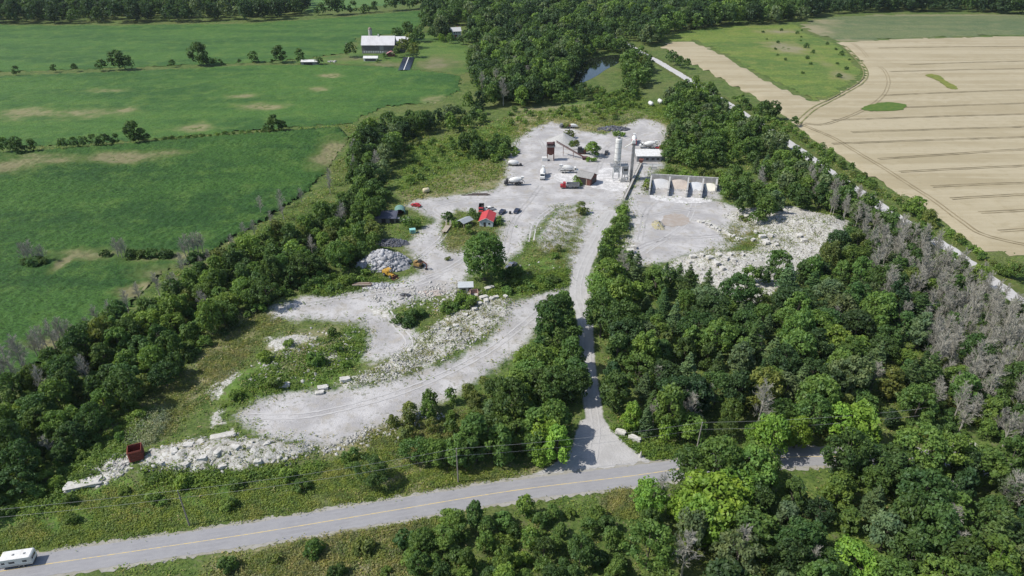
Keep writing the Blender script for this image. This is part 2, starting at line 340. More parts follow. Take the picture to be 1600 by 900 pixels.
t = NT('yellow_line'); p = t.pos(); w = t.step(t.noise(p, .9, 5, .75), .40, .66)
M_YLINE = t.finish(t.mix(w, (.62, .46, .16), (.40, .36, .29)), .8)
RL = resample(ROAD, .8)
o = ribbon('road_shoulder', RL, 8.0, .03, M_SHOULDER, ragged=1.3); o['kind'] = 'structure'
road_o = ribbon('paved_road', RL, 6.2, .055, M_ASPH, ragged=.35); road_o['kind'] = 'structure'
ribbon('centre_line', RL, .16, .068, M_YLINE, road_o)
t = NT('wheel_path'); p = t.pos(); w = t.noise(p, .5, 4)
M_WPATH = t.finish(t.mix(w, (.225, .222, .232), (.30, .297, .303)), .85)
for off in (-2.15, -.85, .85, 2.15): ribbon('wheel_path', RL, .5, .061, M_WPATH, road_o, off, .12)
t = NT('worn_gravel_track'); p = t.pos(); w = t.noise(p, .35, 5, .7)
M_GTRACK = t.finish(t.mix(t.step(w, .35, .65), (.39, .38, .372), (.435, .425, .415)), .95, w, .3, .05, spec=.1)
t = NT('dark_gravel_track'); p = t.pos(); w = t.noise(p, .35, 5, .7)
M_GTRACKD = t.finish(t.mix(t.step(w, .35, .65), (.31, .30, .295), (.37, .36, .35)), .95, w, .3, .05, spec=.1)
YARD = {o.name: o for o in COL.objects}
for host, pts, m_ in [('gravel_yard', [(650,405),(690,372),(700,345),(680,326),(720,314),(800,308),(870,300),(930,296)], M_GTRACK), ('gravel_yard', [(830,380),(840,345),(880,318),(940,308),(950,290)], M_GTRACK), ('gravel_yard', [(790,395),(800,350),(830,310),(845,290)], M_GTRACKD),
    ('gravel_yard', [(645,440),(690,425),(735,400),(770,388)], M_GTRACK), ('gravel_yard', [(460,478),(560,462),(640,448),(690,428)], M_GTRACK), ('gravel_yard', [(815,260),(850,240),(840,215)], M_GTRACKD), ('gravel_yard', [(930,285),(940,250),(955,225),(1010,205)], M_GTRACKD),
    ('aggregate_yard', [(985,300),(1000,335),(1050,330),(1100,325)], M_GTRACK), ('aggregate_yard', [(990,390),(1040,372),(1100,370),(1150,365)], M_GTRACKD), ('aggregate_yard', [(1000,375),(1010,330),(1030,312)], M_GTRACKD), ('aggregate_yard', [(1005,395),(1070,350),(1085,315)], M_GTRACK),
    ('quarry_floor', [(385,650),(470,650),(560,632),(660,600),(760,550),(820,505),(870,462)], M_GTRACK), ('quarry_floor', [(600,480),(620,510),(640,540),(610,560)], M_GTRACK),
    ('driveway', [(955,332),(926,385),(908,425),(903,460),(913,500),(917,560),(924,620),(931,668),(925,720)], M_GTRACK)]:
    L = resample(smooth_line([P(*q) for q in pts], 8), 1.0)
    for s_ in (-.95, .95): ribbon('tyre_track', L, .55, .06, m_, YARD[host], s_, .3, zf=hgt)
PL = resample(PALE_ROAD, 2.0)
o = ribbon('road_verge', PL, 13.0, .03, mat('verge_grass', (.075, .105, .028), (.13, .14, .05), .95, scale=.25, spec=.1), ragged=3); o['kind'] = 'structure'
o = ribbon('pale_gravel_road', PL, 6.4, .06, M_PALE, ragged=.8); o['kind'] = 'structure'

# ------------------------------------------------------------------ pond
t = NT('pond_water'); p = t.pos(); wv = t.noise(p, .9, 3)
M_WATER = t.finish((.012, .016, .012), .06, wv, .04, .05, spec=.55)
pv = smooth_line(list(POND) + [POND[0]], 5)[:-1]
m = bpy.data.meshes.new('pond_water'); m.from_pydata([(a, b, .08) for a, b in pv], [], [tuple(range(len(pv)))]); m.materials.append(M_WATER)
tag(link('pond_water', m), kind='structure')

# ------------------------------------------------------------------ fields
def grid_in(poly, step, jit=0.0, rot=0.0):
    c, s = math.cos(rot), math.sin(rot); q = poly @ np.array([[c, -s], [s, c]])
    x0, y0 = q.min(0); x1, y1 = q.max(0); X, Y = np.meshgrid(np.arange(x0, x1, step), np.arange(y0, y1, step))
    if jit: X = X + (RNG.random(X.shape) - .5) * jit; Y = Y + (RNG.random(X.shape) - .5) * jit
    W = np.stack([X, Y], -1) @ np.array([[c, s], [-s, c]]); return W[..., 0], W[..., 1]
def crop_field(name, poly, step, height, var, material, attrs=(), rot=0.0, drop=True, rough=2.0):
    X, Y = grid_in(poly, step, step * .35, rot); sd = sdist(X, Y, poly) + (RNG.random(X.shape) - .5) * rough
    Z = height + (RNG.random(X.shape) - .5) * 2 * var
    A = {an: fn(X, Y).ravel() for an, fn in attrs}
    for an in A:
        if an == 'bare': Z = Z - np.clip(A[an].reshape(X.shape) * 1.2, 0, 1) * height * .85
    if drop: Z = np.where(sd < step * 1.1, .06, Z)
    else: Z[:] = height
    id_ = np.arange(X.size).reshape(X.shape); F = np.stack([id_[:-1, :-1], id_[:-1, 1:], id_[1:, 1:], id_[1:, :-1]], -1).reshape(-1, 4)
    F = F[(sd.ravel()[F] > 0).all(1)]; used, inv = np.unique(F, return_inverse=True)
    V = np.stack([X.ravel(), Y.ravel(), Z.ravel()], 1)[used]
    return tag(link(name, np_mesh(name, V, inv.reshape(F.shape), material, {k: a[used] for k, a in A.items()})), kind='structure')
def blobs(lst):
    """bare patches: (pixel centre, radius in px along x, along y, strength)"""
    q = []
    for (a, b), rx, ry, st in lst:
        c = P(a, b); e = P(a + rx, b); u = P(a, b - ry); d = P(a, b + ry)
        q.append((c, abs(e[0] - c[0]), abs(u[1] - d[1]) / 2, st))
    def fn(X, Y):
        z = np.zeros(X.shape)
        for (cx, cy), rx, ry, st in q: z = np.maximum(z, st * np.exp(-((X - cx) / rx) ** 2 - ((Y - cy) / ry) ** 2))
        return z
    return fn
def crop_material(name, dark, mid, light, tan, bright):
    t = NT(name); p = t.pos(); mq = t.n('Mapping'); t.t.links.new(p, mq.inputs['Vector']); mq.inputs['Scale'].default_value = (.4, 1.6, 1); mq.inputs['Rotation'].default_value = (0, 0, R(-10)); a = t.noise(mq.outputs[0], .018, 5, .65); b = t.noise(p, .07, 5, .7)
    mp = t.n('Mapping'); t.t.links.new(p, mp.inputs['Vector']); mp.inputs['Scale'].default_value = (.8, 1.2, 1); mp.inputs['Rotation'].default_value = (0, 0, R(-12)); c = t.noise(mp.outputs[0], 1.5, 4, .8)
    col = t.mix(t.step(a, .42, .60), mid, t.mix(1, dark, (.85, .9, .95), 'MULTIPLY')); col = t.mix(t.math('MULTIPLY', t.step(b, .46, .66), .7), col, light)
    col = t.mix(1, col, t.mix(t.step(c, .34, .66), (.40, .46, .42), (1.60, 1.52, 1.5)), 'MULTIPLY')
    f = t.step(t.math('ADD', t.attr('bare'), t.math('MULTIPLY_ADD', b, 1.5, -.75)), .25, .75)
    f2 = t.step(t.math('ADD', t.attr('bare'), t.math('MULTIPLY_ADD', b, .9, -.45)), .05, .35)
    col = t.mix(t.math('MULTIPLY', f2, .6), col, bright); col = t.mix(t.math('MULTIPLY', f, .62), col, tan)
    return t.finish(col, .8, c, .5, .3, spec=.2)
M_CORN = crop_material('corn_leaves', (.024, .069, .013), (.035, .090, .016), (.058, .120, .022), (.24, .20, .12), (.085, .125, .030))
M_BEAN = crop_material('bean_leaves', (.038, .096, .018), (.053, .120, .022), (.082, .148, .028), (.27, .22, .13), (.095, .145, .034))
CORN_A = PW([(-420,258),(-60,242),(0,239),(90,234),(215,224),(330,214.5),(440,206),(530,199),(548,214),(518,262),(480,302),(420,342),(368,372),(318,408),(262,424),(236,446),(196,494),(110,548),(30,592),(-60,640),(-420,800)])
FIELD_B = PW([(-420,131),(0,119),(200,111),(395,102),(520,101),(600,104),(640,108),(722,118),(722,142),(680,162),(600,168),(552,194),(440,202),(330,211),(225,220),(100,228),(-420,250)])
FIELD_C = PW([(-420,44),(0,39),(190,39.5),(400,36),(520,28),(668,15),(676,24),(650,48),(628,52),(560,60),(546,84),(450,96),(395,99),(200,107),(0,114),(-420,126)])
FIELD_D = PW([(474,22),(478,-8),(700,-14),(640,6),(520,17)])
crop_field('corn_field', CORN_A, .85, 1.0, .45, M_CORN, [('bare', blobs([((190,248),55,9,1.0),((95,252),60,8,.55),((270,240),40,6,.5),((15,262),40,14,.8),((60,245),80,5,.5),((520,240),28,22,1.0),((220,455),28,14,1.0),((110,540),70,12,.9),((250,430),50,14,.6),((100,412),12,16,.9),((150,400),60,10,.7),((250,402),60,8,.8)]))], rough=3)
crop_field('bean_field', FIELD_B, 1.9, .55, .35, M_BEAN, [('bare', blobs([((410,167),40,6,.8),((305,200),28,7,.8),((380,151),30,5,.6),((515,119),22,4,.8),((500,140),20,5,.6),((195,173),25,6,.7),((130,178),80,9,.6),((40,178),50,10,.7),((680,160),26,10,.7),((690,100),50,10,.6),((170,142),40,4,.5)]))], rough=4)
crop_field('bean_field', FIELD_C, 3.2, .55, .35, M_BEAN, [('bare', blobs([((350,36),40,2,.7),((672,18),12,4,.8),((500,50),2,1,.1)]))], rough=6)
crop_field('pasture_field', FIELD_D, 6, .3, .1, crop_material('pasture', (.075, .15, .04), (.085, .16, .04), (.10, .17, .045), (.2, .2, .1), (.1, .16, .04)), [('bare', blobs([((500,0),2,1,.1)]))], rough=8)
# farmyard meadow between the two fields, the lawn by the farm, and the wild meadow north of the yard
M_MEADOW = crop_material('meadow_grass', (.062, .115, .024), (.085, .145, .030), (.115, .165, .036), (.21, .175, .115), (.12, .13, .045))
crop_field('farm_meadow', PW([(420,100),(450,96),(546,84),(562,62),(628,53),(690,50),(745,75),(745,110),(722,119),(640,107),(520,100)]), 3, .12, .05, M_MEADOW, [('bare', blobs([((685,100),34,12,.6),((600,103),40,6,.6),((545,92),30,4,.5),((730,40),3,2,.1)]))], drop=False)
# wheat field with its tramlines
WHEAT = PW([(1030,72),(1048,65),(1085,64),(1130,85),(1200,125),(1250,150),(1275,158),(1300,150),(1340,125),(1350,112),(1330,85),(1303,66),(1420,60),(1600,56),(1900,52),(1900,440),(1700,412),(1640,405),(1560,400),(1525,390),(1487,366),(1462,342),(1425,314),(1375,291),(1325,261),(1282,227),(1248,206),(1236,192),(1190,160),(1150,140),(1100,112),(1050,88)])
t = NT('wheat'); p = t.pos(); a = t.noise(p, .02, 4); b = t.noise(p, .2, 5, .7)
mp = t.n('Mapping'); t.t.links.new(p, mp.inputs['Vector']); mp.inputs['Scale'].default_value = (.05, .9, 1); mp.inputs['Rotation'].default_value = (0, 0, R(-8)); c = t.noise(mp.outputs[0], 1.0, 4, .6)
mp2 = t.n('Mapping'); t.t.links.new(p, mp2.inputs['Vector']); mp2.inputs['Scale'].default_value = (.006, .09, 1); mp2.inputs['Rotation'].default_value = (0, 0, R(-8)); c2 = t.noise(mp2.outputs[0], 1.0, 3, .5)
col = t.mix(t.step(a, .35, .65), (.305, .258, .162), (.343, .295, .194)); col = t.mix(t.math('MULTIPLY', t.step(c2, .42, .58), .9), col, (.38, .33, .225)); col = t.mix(t.math('MULTIPLY', t.step(c, .45, .7), .35), col, (.275, .225, .135)); col = t.mix(t.math('MULTIPLY', t.step(b, .50, .75), .5), col, (.27, .225, .13))
M_WHEAT = t.finish(col, .85, b, .5, .3, spec=.2)
wheat = crop_field('wheat_field', WHEAT, 4.0, .5, .12, M_WHEAT, rough=3)
M_TRACK = mat('crushed_stubble', (.255, .212, .13), (.325, .27, .172), .9, scale=.22, spec=.1)
M_TRACKG = mat('weedy_track', (.15, .17, .06), (.30, .25, .14), .9, scale=.12, spec=.1)
def track(pts, gap=1.8, w=.42, m=None):
    L = resample(smooth_line([P(*q) for q in pts], 6), 3.0)
    for s in (-gap / 2, gap / 2): ribbon('tyre_track', L, w, .66, m or M_TRACK, wheat, s, .2)
for y1, x0, y0 in [(74,1372,76),(97,1420,102),(109,1390,113),(142,1380,150),(163,1345,172),(180,1300,189),(200,1330,208),(216,1300,226),(235,1372,250),(261,1405,270),(288,1455,293),(306,1485,312),(331,1530,334),(361,1560,363)]:
    track([(x0, y0), ((x0 + 1620) / 2, (y0 + y1) / 2 - 1), (1620, y1 - 1), (1860, y1 - 8)], w=.6)
track([(1245,192),(1262,200),(1300,216),(1340,240),(1380,264),(1420,290),(1460,316),(1500,346),(1540,370),(1640,392)], 2.0, .6)
track([(1256,194),(1290,195),(1345,175),(1378,152),(1388,130),(1382,112),(1372,104)], 2.0, .5)
track([(1246,194),(1270,172),(1300,156),(1345,130),(1352,112),(1338,92),(1318,72)], 3.0, .9, M_TRACKG)
track([(1355,90),(1345,78),(1330,68)], 2, .5)
def patch(name, poly, z, m, parent=None, st=None):
    c = smooth_line(list(poly) + [poly[0]], 6)[:-1]; c = c + (RNG.random(c.shape) - .5) * 1.2
    me = bpy.data.meshes.new(name); me.from_pydata([(a, b, z) for a, b in c], [], [tuple(range(len(c)))]); me.materials.append(m); o = link(name, me, parent)
    if not parent: o['kind'] = 'structure'
    return o
M_PATCH = mat('green_weeds', (.075, .135, .028), (.12, .165, .035), .9, scale=.3, spec=.1); M_PATCHY = mat('yellow_weeds', (.20, .21, .05), (.115, .155, .04), .9, scale=.2, spec=.1)
patch('weed_patch', PW([(1345,170),(1360,165),(1385,161),(1412,164),(1415,170),(1402,174),(1370,175),(1350,174)]), .70, M_PATCH, wheat)
patch('weed_patch', PW([(1444,119),(1456,117),(1470,121),(1480,129),(1496,138),(1490,141),(1478,137),(1464,127)]), .70, M_PATCHY, wheat)
crop_field('green_strip_field', PW([(1248,42),(1262,32),(1300,25),(1400,22),(1600,22),(1900,26),(1900,52),(1600,56),(1420,61),(1303,66),(1262,52)]), 6, .5, .15, crop_material('strip_crop', (.105, .138, .058), (.120, .148, .064), (.150, .165, .080), (.28, .24, .15), (.19, .185, .095)), [('bare', blobs([((1265,45),30,10,.8),((1330,64),60,2,.8),((1450,23),200,2,.7),((1290,35),30,6,.5)]))], rough=8)
crop_field('rough_meadow', PW([(1028,70),(1048,52),(1100,42),(1180,40),(1248,38),(1262,52),(1303,66),(1330,85),(1350,112),(1340,125),(1300,150),(1275,158),(1250,150),(1200,125),(1130,85),(1085,64),(1048,65)]), 3, .35, .18, crop_material('rough_grass', (.095, .150, .030), (.125, .175, .034), (.165, .190, .045), (.24, .205, .15), (.185, .185, .065)), [('bare', blobs([((1230,75),30,9,.8),((1215,50),40,5,.5),((1320,120),20,9,.6),((1290,100),14,8,.4),((1150,60),3,2,.1)]))], rough=5)

t = NT('dusted_concrete'); p = t.pos(); w = t.noise(p, .3, 6, .75); w2 = t.noise(p, 1.3, 4, .7)
M_APRON = t.finish(t.mix(t.step(w2, .45, .7), t.mix(t.step(w, .40, .60), (.40, .39, .385), (.62, .61, .60)), (.38, .37, .36)), .9, w2, .3, .05, spec=.15)
patch('concrete_apron', PW([(928,272),(945,262),(962,264),(980,268),(984,288),(972,300),(945,297),(925,294),(918,284)]), .07, M_APRON)
patch('concrete_apron', PW([(1016,305),(1040,306),(1075,308),(1108,311),(1112,315),(1080,318),(1045,316),(1020,311)]), .07, M_APRON)
patch('concrete_apron', PW([(866,272),(890,268),(905,274),(900,284),(880,286),(866,280)]), .07, M_APRON)
patch('sand_spill', PW([(1036,338),(1055,334),(1072,338),(1078,348),(1060,354),(1036,352)]), .07, mat('brown_grit', (.33, .28, .235), (.38, .35, .32), .95, scale=.4))
patch('pool_water', PW([(652,274),(668,268),(688,262),(700,262),(694,268),(672,274),(656,278)]), .09, M_WATER)
# ------------------------------------------------------------------ plants
def rand_dirs(n, up=0.0):
    v = RNG.normal(size=(n, 3)); v[:, 2] += up; return v / np.linalg.norm(v, axis=1)[:, None]
def leaf_quads(C, Nn, size, aspect=1.0):
    """kite-shaped leaf sprays at centres C facing Nn"""
    n = len(C); r = rand_dirs(n); U = np.cross(Nn, r); U /= np.linalg.norm(U, axis=1)[:, None] + 1e-9; W = np.cross(Nn, U)
    s = (size * (.6 + .8 * RNG.random(n)))[:, None]
    V = np.stack([C - U * s * aspect, C - W * s * .62 + Nn * s * .12, C + U * s * aspect, C + W * s * .62 + Nn * s * .12], 1).reshape(-1, 3)
    return V, np.arange(n * 4).reshape(n, 4)
def clump_crown(nc, nl, size, h0, h1, rad, cr, shape='round', flat=.8):
    """crown of leaf clumps between heights h0..h1 and radius rad"""
    cs = []; tries = 0
    while len(cs) < nc and tries < 4000:
        tries += 1; t = RNG.random() ** .8
        if shape == 'round': prof = math.sqrt(max(1 - (2 * t - .85) ** 2 / 1.35, .05))
        elif shape == 'tall': prof = math.sin(math.pi * min(.12 + t * .86, 1)) ** .6
        elif shape == 'bush': prof = math.sqrt(max(1 - t * t, .08))
        else: prof = 1.05 - t * .9
        a = RNG.random() * 2 * math.pi; r = rad * prof * (.45 + .55 * RNG.random() ** .5)
        c = np.array([math.cos(a) * r, math.sin(a) * r, h0 + (h1 - h0) * t])
        if all(np.linalg.norm(c - d[0]) > cr * .62 for d in cs): cs.append((c, cr * (.65 + .7 * RNG.random())))
    Cs, Ns = [], []
    for c, r in cs:
        d = rand_dirs(nl, .35); rr = r * (.72 + .36 * RNG.random((nl, 1))); Cs.append(c + d * rr * np.array([1, 1, flat])); q = d * .8 + rand_dirs(nl) * .75 + np.array([0, 0, .25]); Ns.append(q / np.linalg.norm(q, axis=1)[:, None])
    C = np.vstack(Cs); C[:, 2] = np.maximum(C[:, 2], .05)
    return leaf_quads(C, np.vstack(Ns), size), cs
def trunk_mb(h, r, cs, limbs=6, lean=.03):
    b = MB(); k = 5; ax = [Vector((lean * h * math.sin(i * 1.7) * i / k, lean * h * math.cos(i * 2.1) * i / k, h * i / k)) for i in range(k + 1)]
    for i in range(k): b.tube(ax[i], ax[i + 1], r * (1 - .85 * i / k) * (1.35 if i == 0 else 1), r * (1 - .85 * (i + 1) / k), 6, False)
    for c, q in cs[:limbs]:
        z = max(min(c[2] * .62, h * .9), h * .25); i = min(int(z / h * k), k - 1); b.tube(ax[i].lerp(ax[i + 1], z / h * k - i), Vector(c), r * .38, r * .08, 4, False)
    return b
def mk_mesh(mb, name, m):
    o = mb.build(name, m); me = o.data; bpy.data.objects.remove(o); return me
TREES = {'poplar': [], 'broad': [], 'pine': [], 'dead': [], 'shrub': [], 'tall': []}; LOW = {}
for i in range(12):
    hh = 10.0; (V, F), cs = clump_crown(random.randint(36, 52), 72, .31, [2.4, 1.6, 3.2][i % 3], 9.4, [3.6, 3.0, 4.2][i % 3] + .5 * random.random(), [1.05, .95, 1.15][i % 3], ['round', 'tall', 'round'][i % 3], [.8, 1.0, .6][i % 3])
    TREES['broad'].append([('trunk', mk_mesh(trunk_mb(8.2, .22, cs), 'trunk', M_BARK)), ('crown', np_mesh('crown', V, F, M_LEAF))])
(V, F), cs = clump_crown(95, 90, .42, 3.5, 19.0, 7.0, 1.9, 'round')
TREES['poplar'].append([('trunk', mk_mesh(trunk_mb(17.5, .42, cs, 14), 'trunk', M_BARK)), ('crown', np_mesh('crown', V, F, M_LEAF))])
for i in range(3):
    (V, F), cs = clump_crown(30, 95, .34, 1.6, 9.4, 2.5, 1.1, 'tall')
    TREES['tall'].append([('trunk', mk_mesh(trunk_mb(8.6, .2, cs, 9), 'trunk', M_BARK)), ('crown', np_mesh('crown', V, F, M_LEAF))])
for i in range(5):
    (V, F), cs = clump_crown(random.randint(9, 14), 85, .19, .3, 1.75, 1.3, .62, 'bush')
    TREES['shrub'].append([('stems', mk_mesh(trunk_mb(1.3, .05, cs, 5, .05), 'stems', M_BARK)), ('crown', np_mesh('crown', V, F, M_LEAF))])
def pine_crown(levels, per, hh, rad, dens, size):
    C, N_ = [], []
    for l in range(levels):
        t = l / (levels - 1); z = 1.6 + (hh - 1.8) * t; rl = rad * (1 - t) ** .75 + .25; off = RNG.random() * 6
        for k in range(per):
            if RNG.random() < .14: continue
            a = off + 2 * math.pi * k / per + RNG.normal() * .15; L = rl * (.75 + .4 * RNG.random()); n = max(int(dens * L), 4)
            s = RNG.random(n) ** .6; lat = RNG.normal(size=n) * .30 * (.4 + s) * L * .55
            C.append(np.stack([np.cos(a) * s * L - np.sin(a) * lat, np.sin(a) * s * L + np.cos(a) * lat, z + s * L * .22 - lat ** 2 * .15 + RNG.normal(size=n) * .10], 1))
            q = rand_dirs(n) * .6 + np.array([0, 0, 1.0]); N_.append(q / np.linalg.norm(q, axis=1)[:, None])
    return leaf_quads(np.vstack(C), np.vstack(N_), size, 1.25)
for i in range(4):
    V, F = pine_crown(13, 7, 11.0, 2.9, 14, .26)
    TREES['pine'].append([('trunk', mk_mesh(trunk_mb(10.6, .2, []), 'trunk', M_BARK)), ('crown', np_mesh('crown', V, F, M_LEAF))])
for i in range(5):
    tr = MB(); tw = MB(); hh = 10.5; sl = (random.uniform(-.7, .7), random.uniform(-.7, .7))
    top = Vector((sl[0], sl[1], hh)); tr.tube((0, 0, 0), top * .55, .22, .14, 6, False); tr.tube(top * .55, top, .14, .05, 5, False)
    for j in range(30):
        t = .26 + .72 * j / 30; p0 = top * t; a = random.random() * 6.28; L = 2.6 * (1.15 - t) + .6; el = random.uniform(.55, 1.2)
        d = Vector((math.cos(a) * math.cos(el), math.sin(a) * math.cos(el), math.sin(el))); p1 = p0 + d * L; tw.tube(p0, p1, .07, .03, 3, False)
        for q in range(6):
            u = .3 + .7 * q / 6; b0 = p0.lerp(p1, u); d2 = (d + Vector(rand_dirs(1)[0]) * .8 + Vector((0, 0, .25))).normalized(); b1 = b0 + d2 * L * random.uniform(.25, .5); tw.tube(b0, b1, .034, .018, 3, False)
            for w in range(4):
                c0 = b0.lerp(b1, .35 + .2 * w); d3 = (d2 + Vector(rand_dirs(1)[0]) * .8).normalized(); tw.tube(c0, c0 + d3 * L * random.uniform(.16, .34), .022, .014, 3, False)
    TREES['dead'].append([('trunk', mk_mesh(tr, 'trunk', M_DEAD)), ('twigs', mk_mesh(tw, 'twigs', M_DEAD))])
LOWC = [clump_crown(13, 26, .75, 2.2, 9.2, 3.5, 1.75)[0] for _ in range(6)]
LOWM = [clump_crown(22, 46, .5, 2.2, 9.3, 3.5, 1.45)[0] for _ in range(5)]
LOWB = [clump_crown(7, 24, .34, .3, 1.7, 1.3, .75, 'bush')[0] for _ in range(4)]

# tree colours (leaf albedo; deep green also paints in the far tree lines' shadow side)
TINT = {'deep green': (.048, .092, .036), 'dark green': (.078, .140, .042), 'mid green': (.116, .196, .050), 'fresh green': (.155, .250, .056), 'yellow-green': (.180, .305, .050), 'grey-green': (.135, .188, .092), 'olive': (.150, .190, .056)}
PINET = {'dark green': (.085, .152, .055), 'blue-green': (.120, .190, .090)}
ROADW = resample(ROAD, 3.0); PALEW = resample(PALE_ROAD, 5.0)
PLANTS = []      # dicts: kind, loc, scale, rz, tint name, region
def poisson(poly, d, maxn=100000, inset=0.0):
    x0, y0 = poly.min(0); x1, y1 = poly.max(0); n = int((x1 - x0) * (y1 - y0) / (d * d) * 9) + 30
    X = x0 + RNG.random(n) * (x1 - x0); Y = y0 + RNG.random(n) * (y1 - y0); ok = sdist(X, Y, poly) > inset; X = X[ok]; Y = Y[ok]; g = {}; out = []
    for x, y in zip(X, Y):
        k = (int(x // d), int(y // d)); bad = False
        for i in (-1, 0, 1):
            for j in (-1, 0, 1):
                for (a, b) in g.get((k[0] + i, k[1] + j), ()):
                    if (a - x) ** 2 + (b - y) ** 2 < d * d: bad = True; break
        if not bad: g.setdefault(k, []).append((x, y)); out.append((x, y))
        if len(out) >= maxn: break
    return out
def pick(w):
    r = random.random() * sum(w.values())
    for k, v in w.items():
        r -= v
        if r <= 0: return k
    return k
def plant(kind, x, y, s, tint, region, sz=1.0):
    PLANTS.append(dict(kind=kind, loc=(x, y, float(hgt(x, y)) - .05), s=s, sz=sz, rz=random.random() * 6.28, tint=tint, region=region))
def grow(region, poly, d, kinds, hmin, hmax, tints, clear=4.6, avoid=()):
    pts = poisson(PW(poly), d); A = np.array(pts) if pts else np.zeros((0, 2))
    if not len(A): return
    r1 = linedist(A[:, 0], A[:, 1], ROADW); r2 = linedist(A[:, 0], A[:, 1], PALEW); pd = sdist(A[:, 0], A[:, 1], POND); dr = linedist(A[:, 0], A[:, 1], D_LINE); jn = sdist(A[:, 0], A[:, 1], JUNCTION)
    for i, (x, y) in enumerate(A):
        if r1[i] < clear + 1 or r2[i] < 6.0 or pd[i] > -1.5 or dr[i] < clear or jn[i] > -2.5: continue
        if any(sdist(np.array([x]), np.array([y]), a)[0] > 0 for a in avoid): continue
        k = pick(kinds); h = random.uniform(hmin, hmax) * (1 if r2[i] > 15 else .55 + .03 * r2[i])
        base = {'broad': 10., 'tall': 10., 'pine': 11.3, 'dead': 9.8, 'shrub': 2.2}[k]
        if k == 'shrub': h = random.uniform(1.6, 3.6)
        tn = pick(tints) if k in ('broad', 'shrub', 'tall') else (random.choice(list(PINET)) if k == 'pine' else 'grey')
        plant(k, x, y, h / base, tn, region, random.uniform(.82, 1.28))
DG = {'deep green': 4, 'dark green': 5, 'mid green': 3, 'grey-green': 1.5, 'fresh green': .8}
MG = {'mid green': 4, 'dark green': 2.5, 'fresh green': 2, 'olive': 1}
# -- the belt between the corn field and the quarry
grow('belt', [(-90,690),(0,640),(70,588),(150,530),(230,486),(300,448),(345,415),(420,378),(520,335),(578,300),(602,322),(590,350),(598,395),(545,425),(470,440),(420,482),(345,516),(312,552),(288,594),(205,640),(130,705),(60,758),(0,795),(-90,850)], 4.9, {'broad': 10, 'dead': .4, 'shrub': 1}, 6.0, 10.0, {'dark green': 5, 'mid green': 4, 'olive': 1, 'fresh green': 1.5})
grow('belt', [(-90,690),(0,640),(150,530),(300,448),(420,378),(578,300),(590,350),(545,425),(420,482),(312,552),(205,640),(60,758),(-90,850)], 3.6, {'shrub': 1}, 2, 3, {'mid green': 3, 'dark green': 3, 'fresh green': 1})
grow('belt', [(0,740),(110,690),(210,630),(240,645),(190,690),(120,735),(60,790),(0,815)], 3.6, {'shrub': 1}, 2, 3, {'fresh green': 3, 'mid green': 2})
grow('belt', [(470,450),(560,425),(600,405),(600,420),(560,445),(500,462)], 3.4, {'shrub': 1}, 2, 3, {'fresh green': 3, 'mid green': 2})
# dead trees along the corn edge
for px, py, h in [(5,600,10),(22,590,10),(40,578,11),(66,562,10),(88,548,10),(104,538,9),(42,412,8),(55,412,9),(72,410,7),(186,404,8),(198,404,8),(297,402,9),(311,400,9),(10,590,8),(35,575,9),(60,560,8),(78,552,9),(98,540,8),(115,530,7),(48,412,8),(65,410,6),(192,405,7),(292,405,8),(304,402,9),(318,398,8),(275,455,7),(285,470,8),(408,335,8),(440,325,8),(472,318,7),(515,290,8),(530,280,7),(545,262,7),(556,245,9),(566,225,9),(560,212,8),(575,215,9),(745,140,10),(755,136,11),(762,148,10),(770,138,10),(50,100,8),(60,102,7),(175,112,8),(208,215,8)]:
    x, y = P(px, py); plant('dead', x, y, h / 9.8, 'grey', 'corn edge')
for k in range(26):
    u = k / 25; px = 5 + u * 550 + random.uniform(-6, 6); py = np.interp(px, [0, 120, 200, 260, 330, 420, 520, 560], [612, 540, 490, 455, 410, 355, 296, 240]) + random.uniform(-4, 8); x, y = P(px, float(py)); plant('dead', x, y, random.uniform(.6, .95), 'grey', 'corn edge')
# -- the thicker wood at the belt's upper end
grow('upper belt', [(540,296),(556,238),(580,212),(650,195),(688,196),(665,214),(628,222),(618,252),(606,285),(604,320),(570,312)], 5.6, {'broad': 10, 'dead': .6, 'shrub': 1}, 8, 12, DG)
grow('upper belt', [(690,195),(715,176),(752,168),(752,190),(735,205),(704,208)], 5.5, {'broad': 8, 'shrub': 2}, 7, 11, DG)
grow('upper belt', [(718,246),(740,226),(780,226),(800,240),(780,250),(735,252)], 4.6, {'broad': 8, 'shrub': 3}, 6, 9, {'dark green': 3, 'mid green': 2})
grow('upper belt', [(745,250),(800,232),(812,240),(770,254)], 3.4, {'shrub': 3}, 6, 9, {'fresh green': 3, 'mid green': 2})
# -- woods round the pond and behind
grow('pond wood', [(735,100),(770,70),(800,75),(880,60),(905,70),(912,88),(900,108),(884,134),(876,152),(830,168),(765,168),(745,140)], 6.3, {'broad': 10, 'tall': 3, 'dead': .5}, 11, 16, DG)
grow('pond wood', [(878,146),(930,140),(945,150),(900,160),(860,164)], 4.2, {'tall': 2, 'broad': 2, 'shrub': 1}, 4.5, 7, MG)
grow('pond wood', [(905,75),(985,66),(990,82),(978,84),(940,84),(915,90)], 6.5, {'broad': 1}, 9, 13, MG)
grow('pond wood', [(975,90),(1002,92),(1015,110),(1008,140),(985,152),(972,130)], 5, {'broad': 1, 'shrub': .6, 'tall': .8}, 7, 11, MG)
grow('pond wood', [(930,150),(990,140),(1000,158),(985,172),(930,182)], 4.6, {'shrub': 1, 'broad': .3}, 5, 7, {'fresh green': 2, 'mid green': 2})
grow('far wood', [(660,34),(700,10),(720,-12),(890,-12),(905,10),(925,32),(975,68),(905,72),(870,66),(800,76),(760,70),(720,72),(690,66)], 9.5, {'broad': 10, 'tall': 2}, 13, 19, DG, avoid=[PW([(690,42),(735,42),(735,76),(695,76)])])
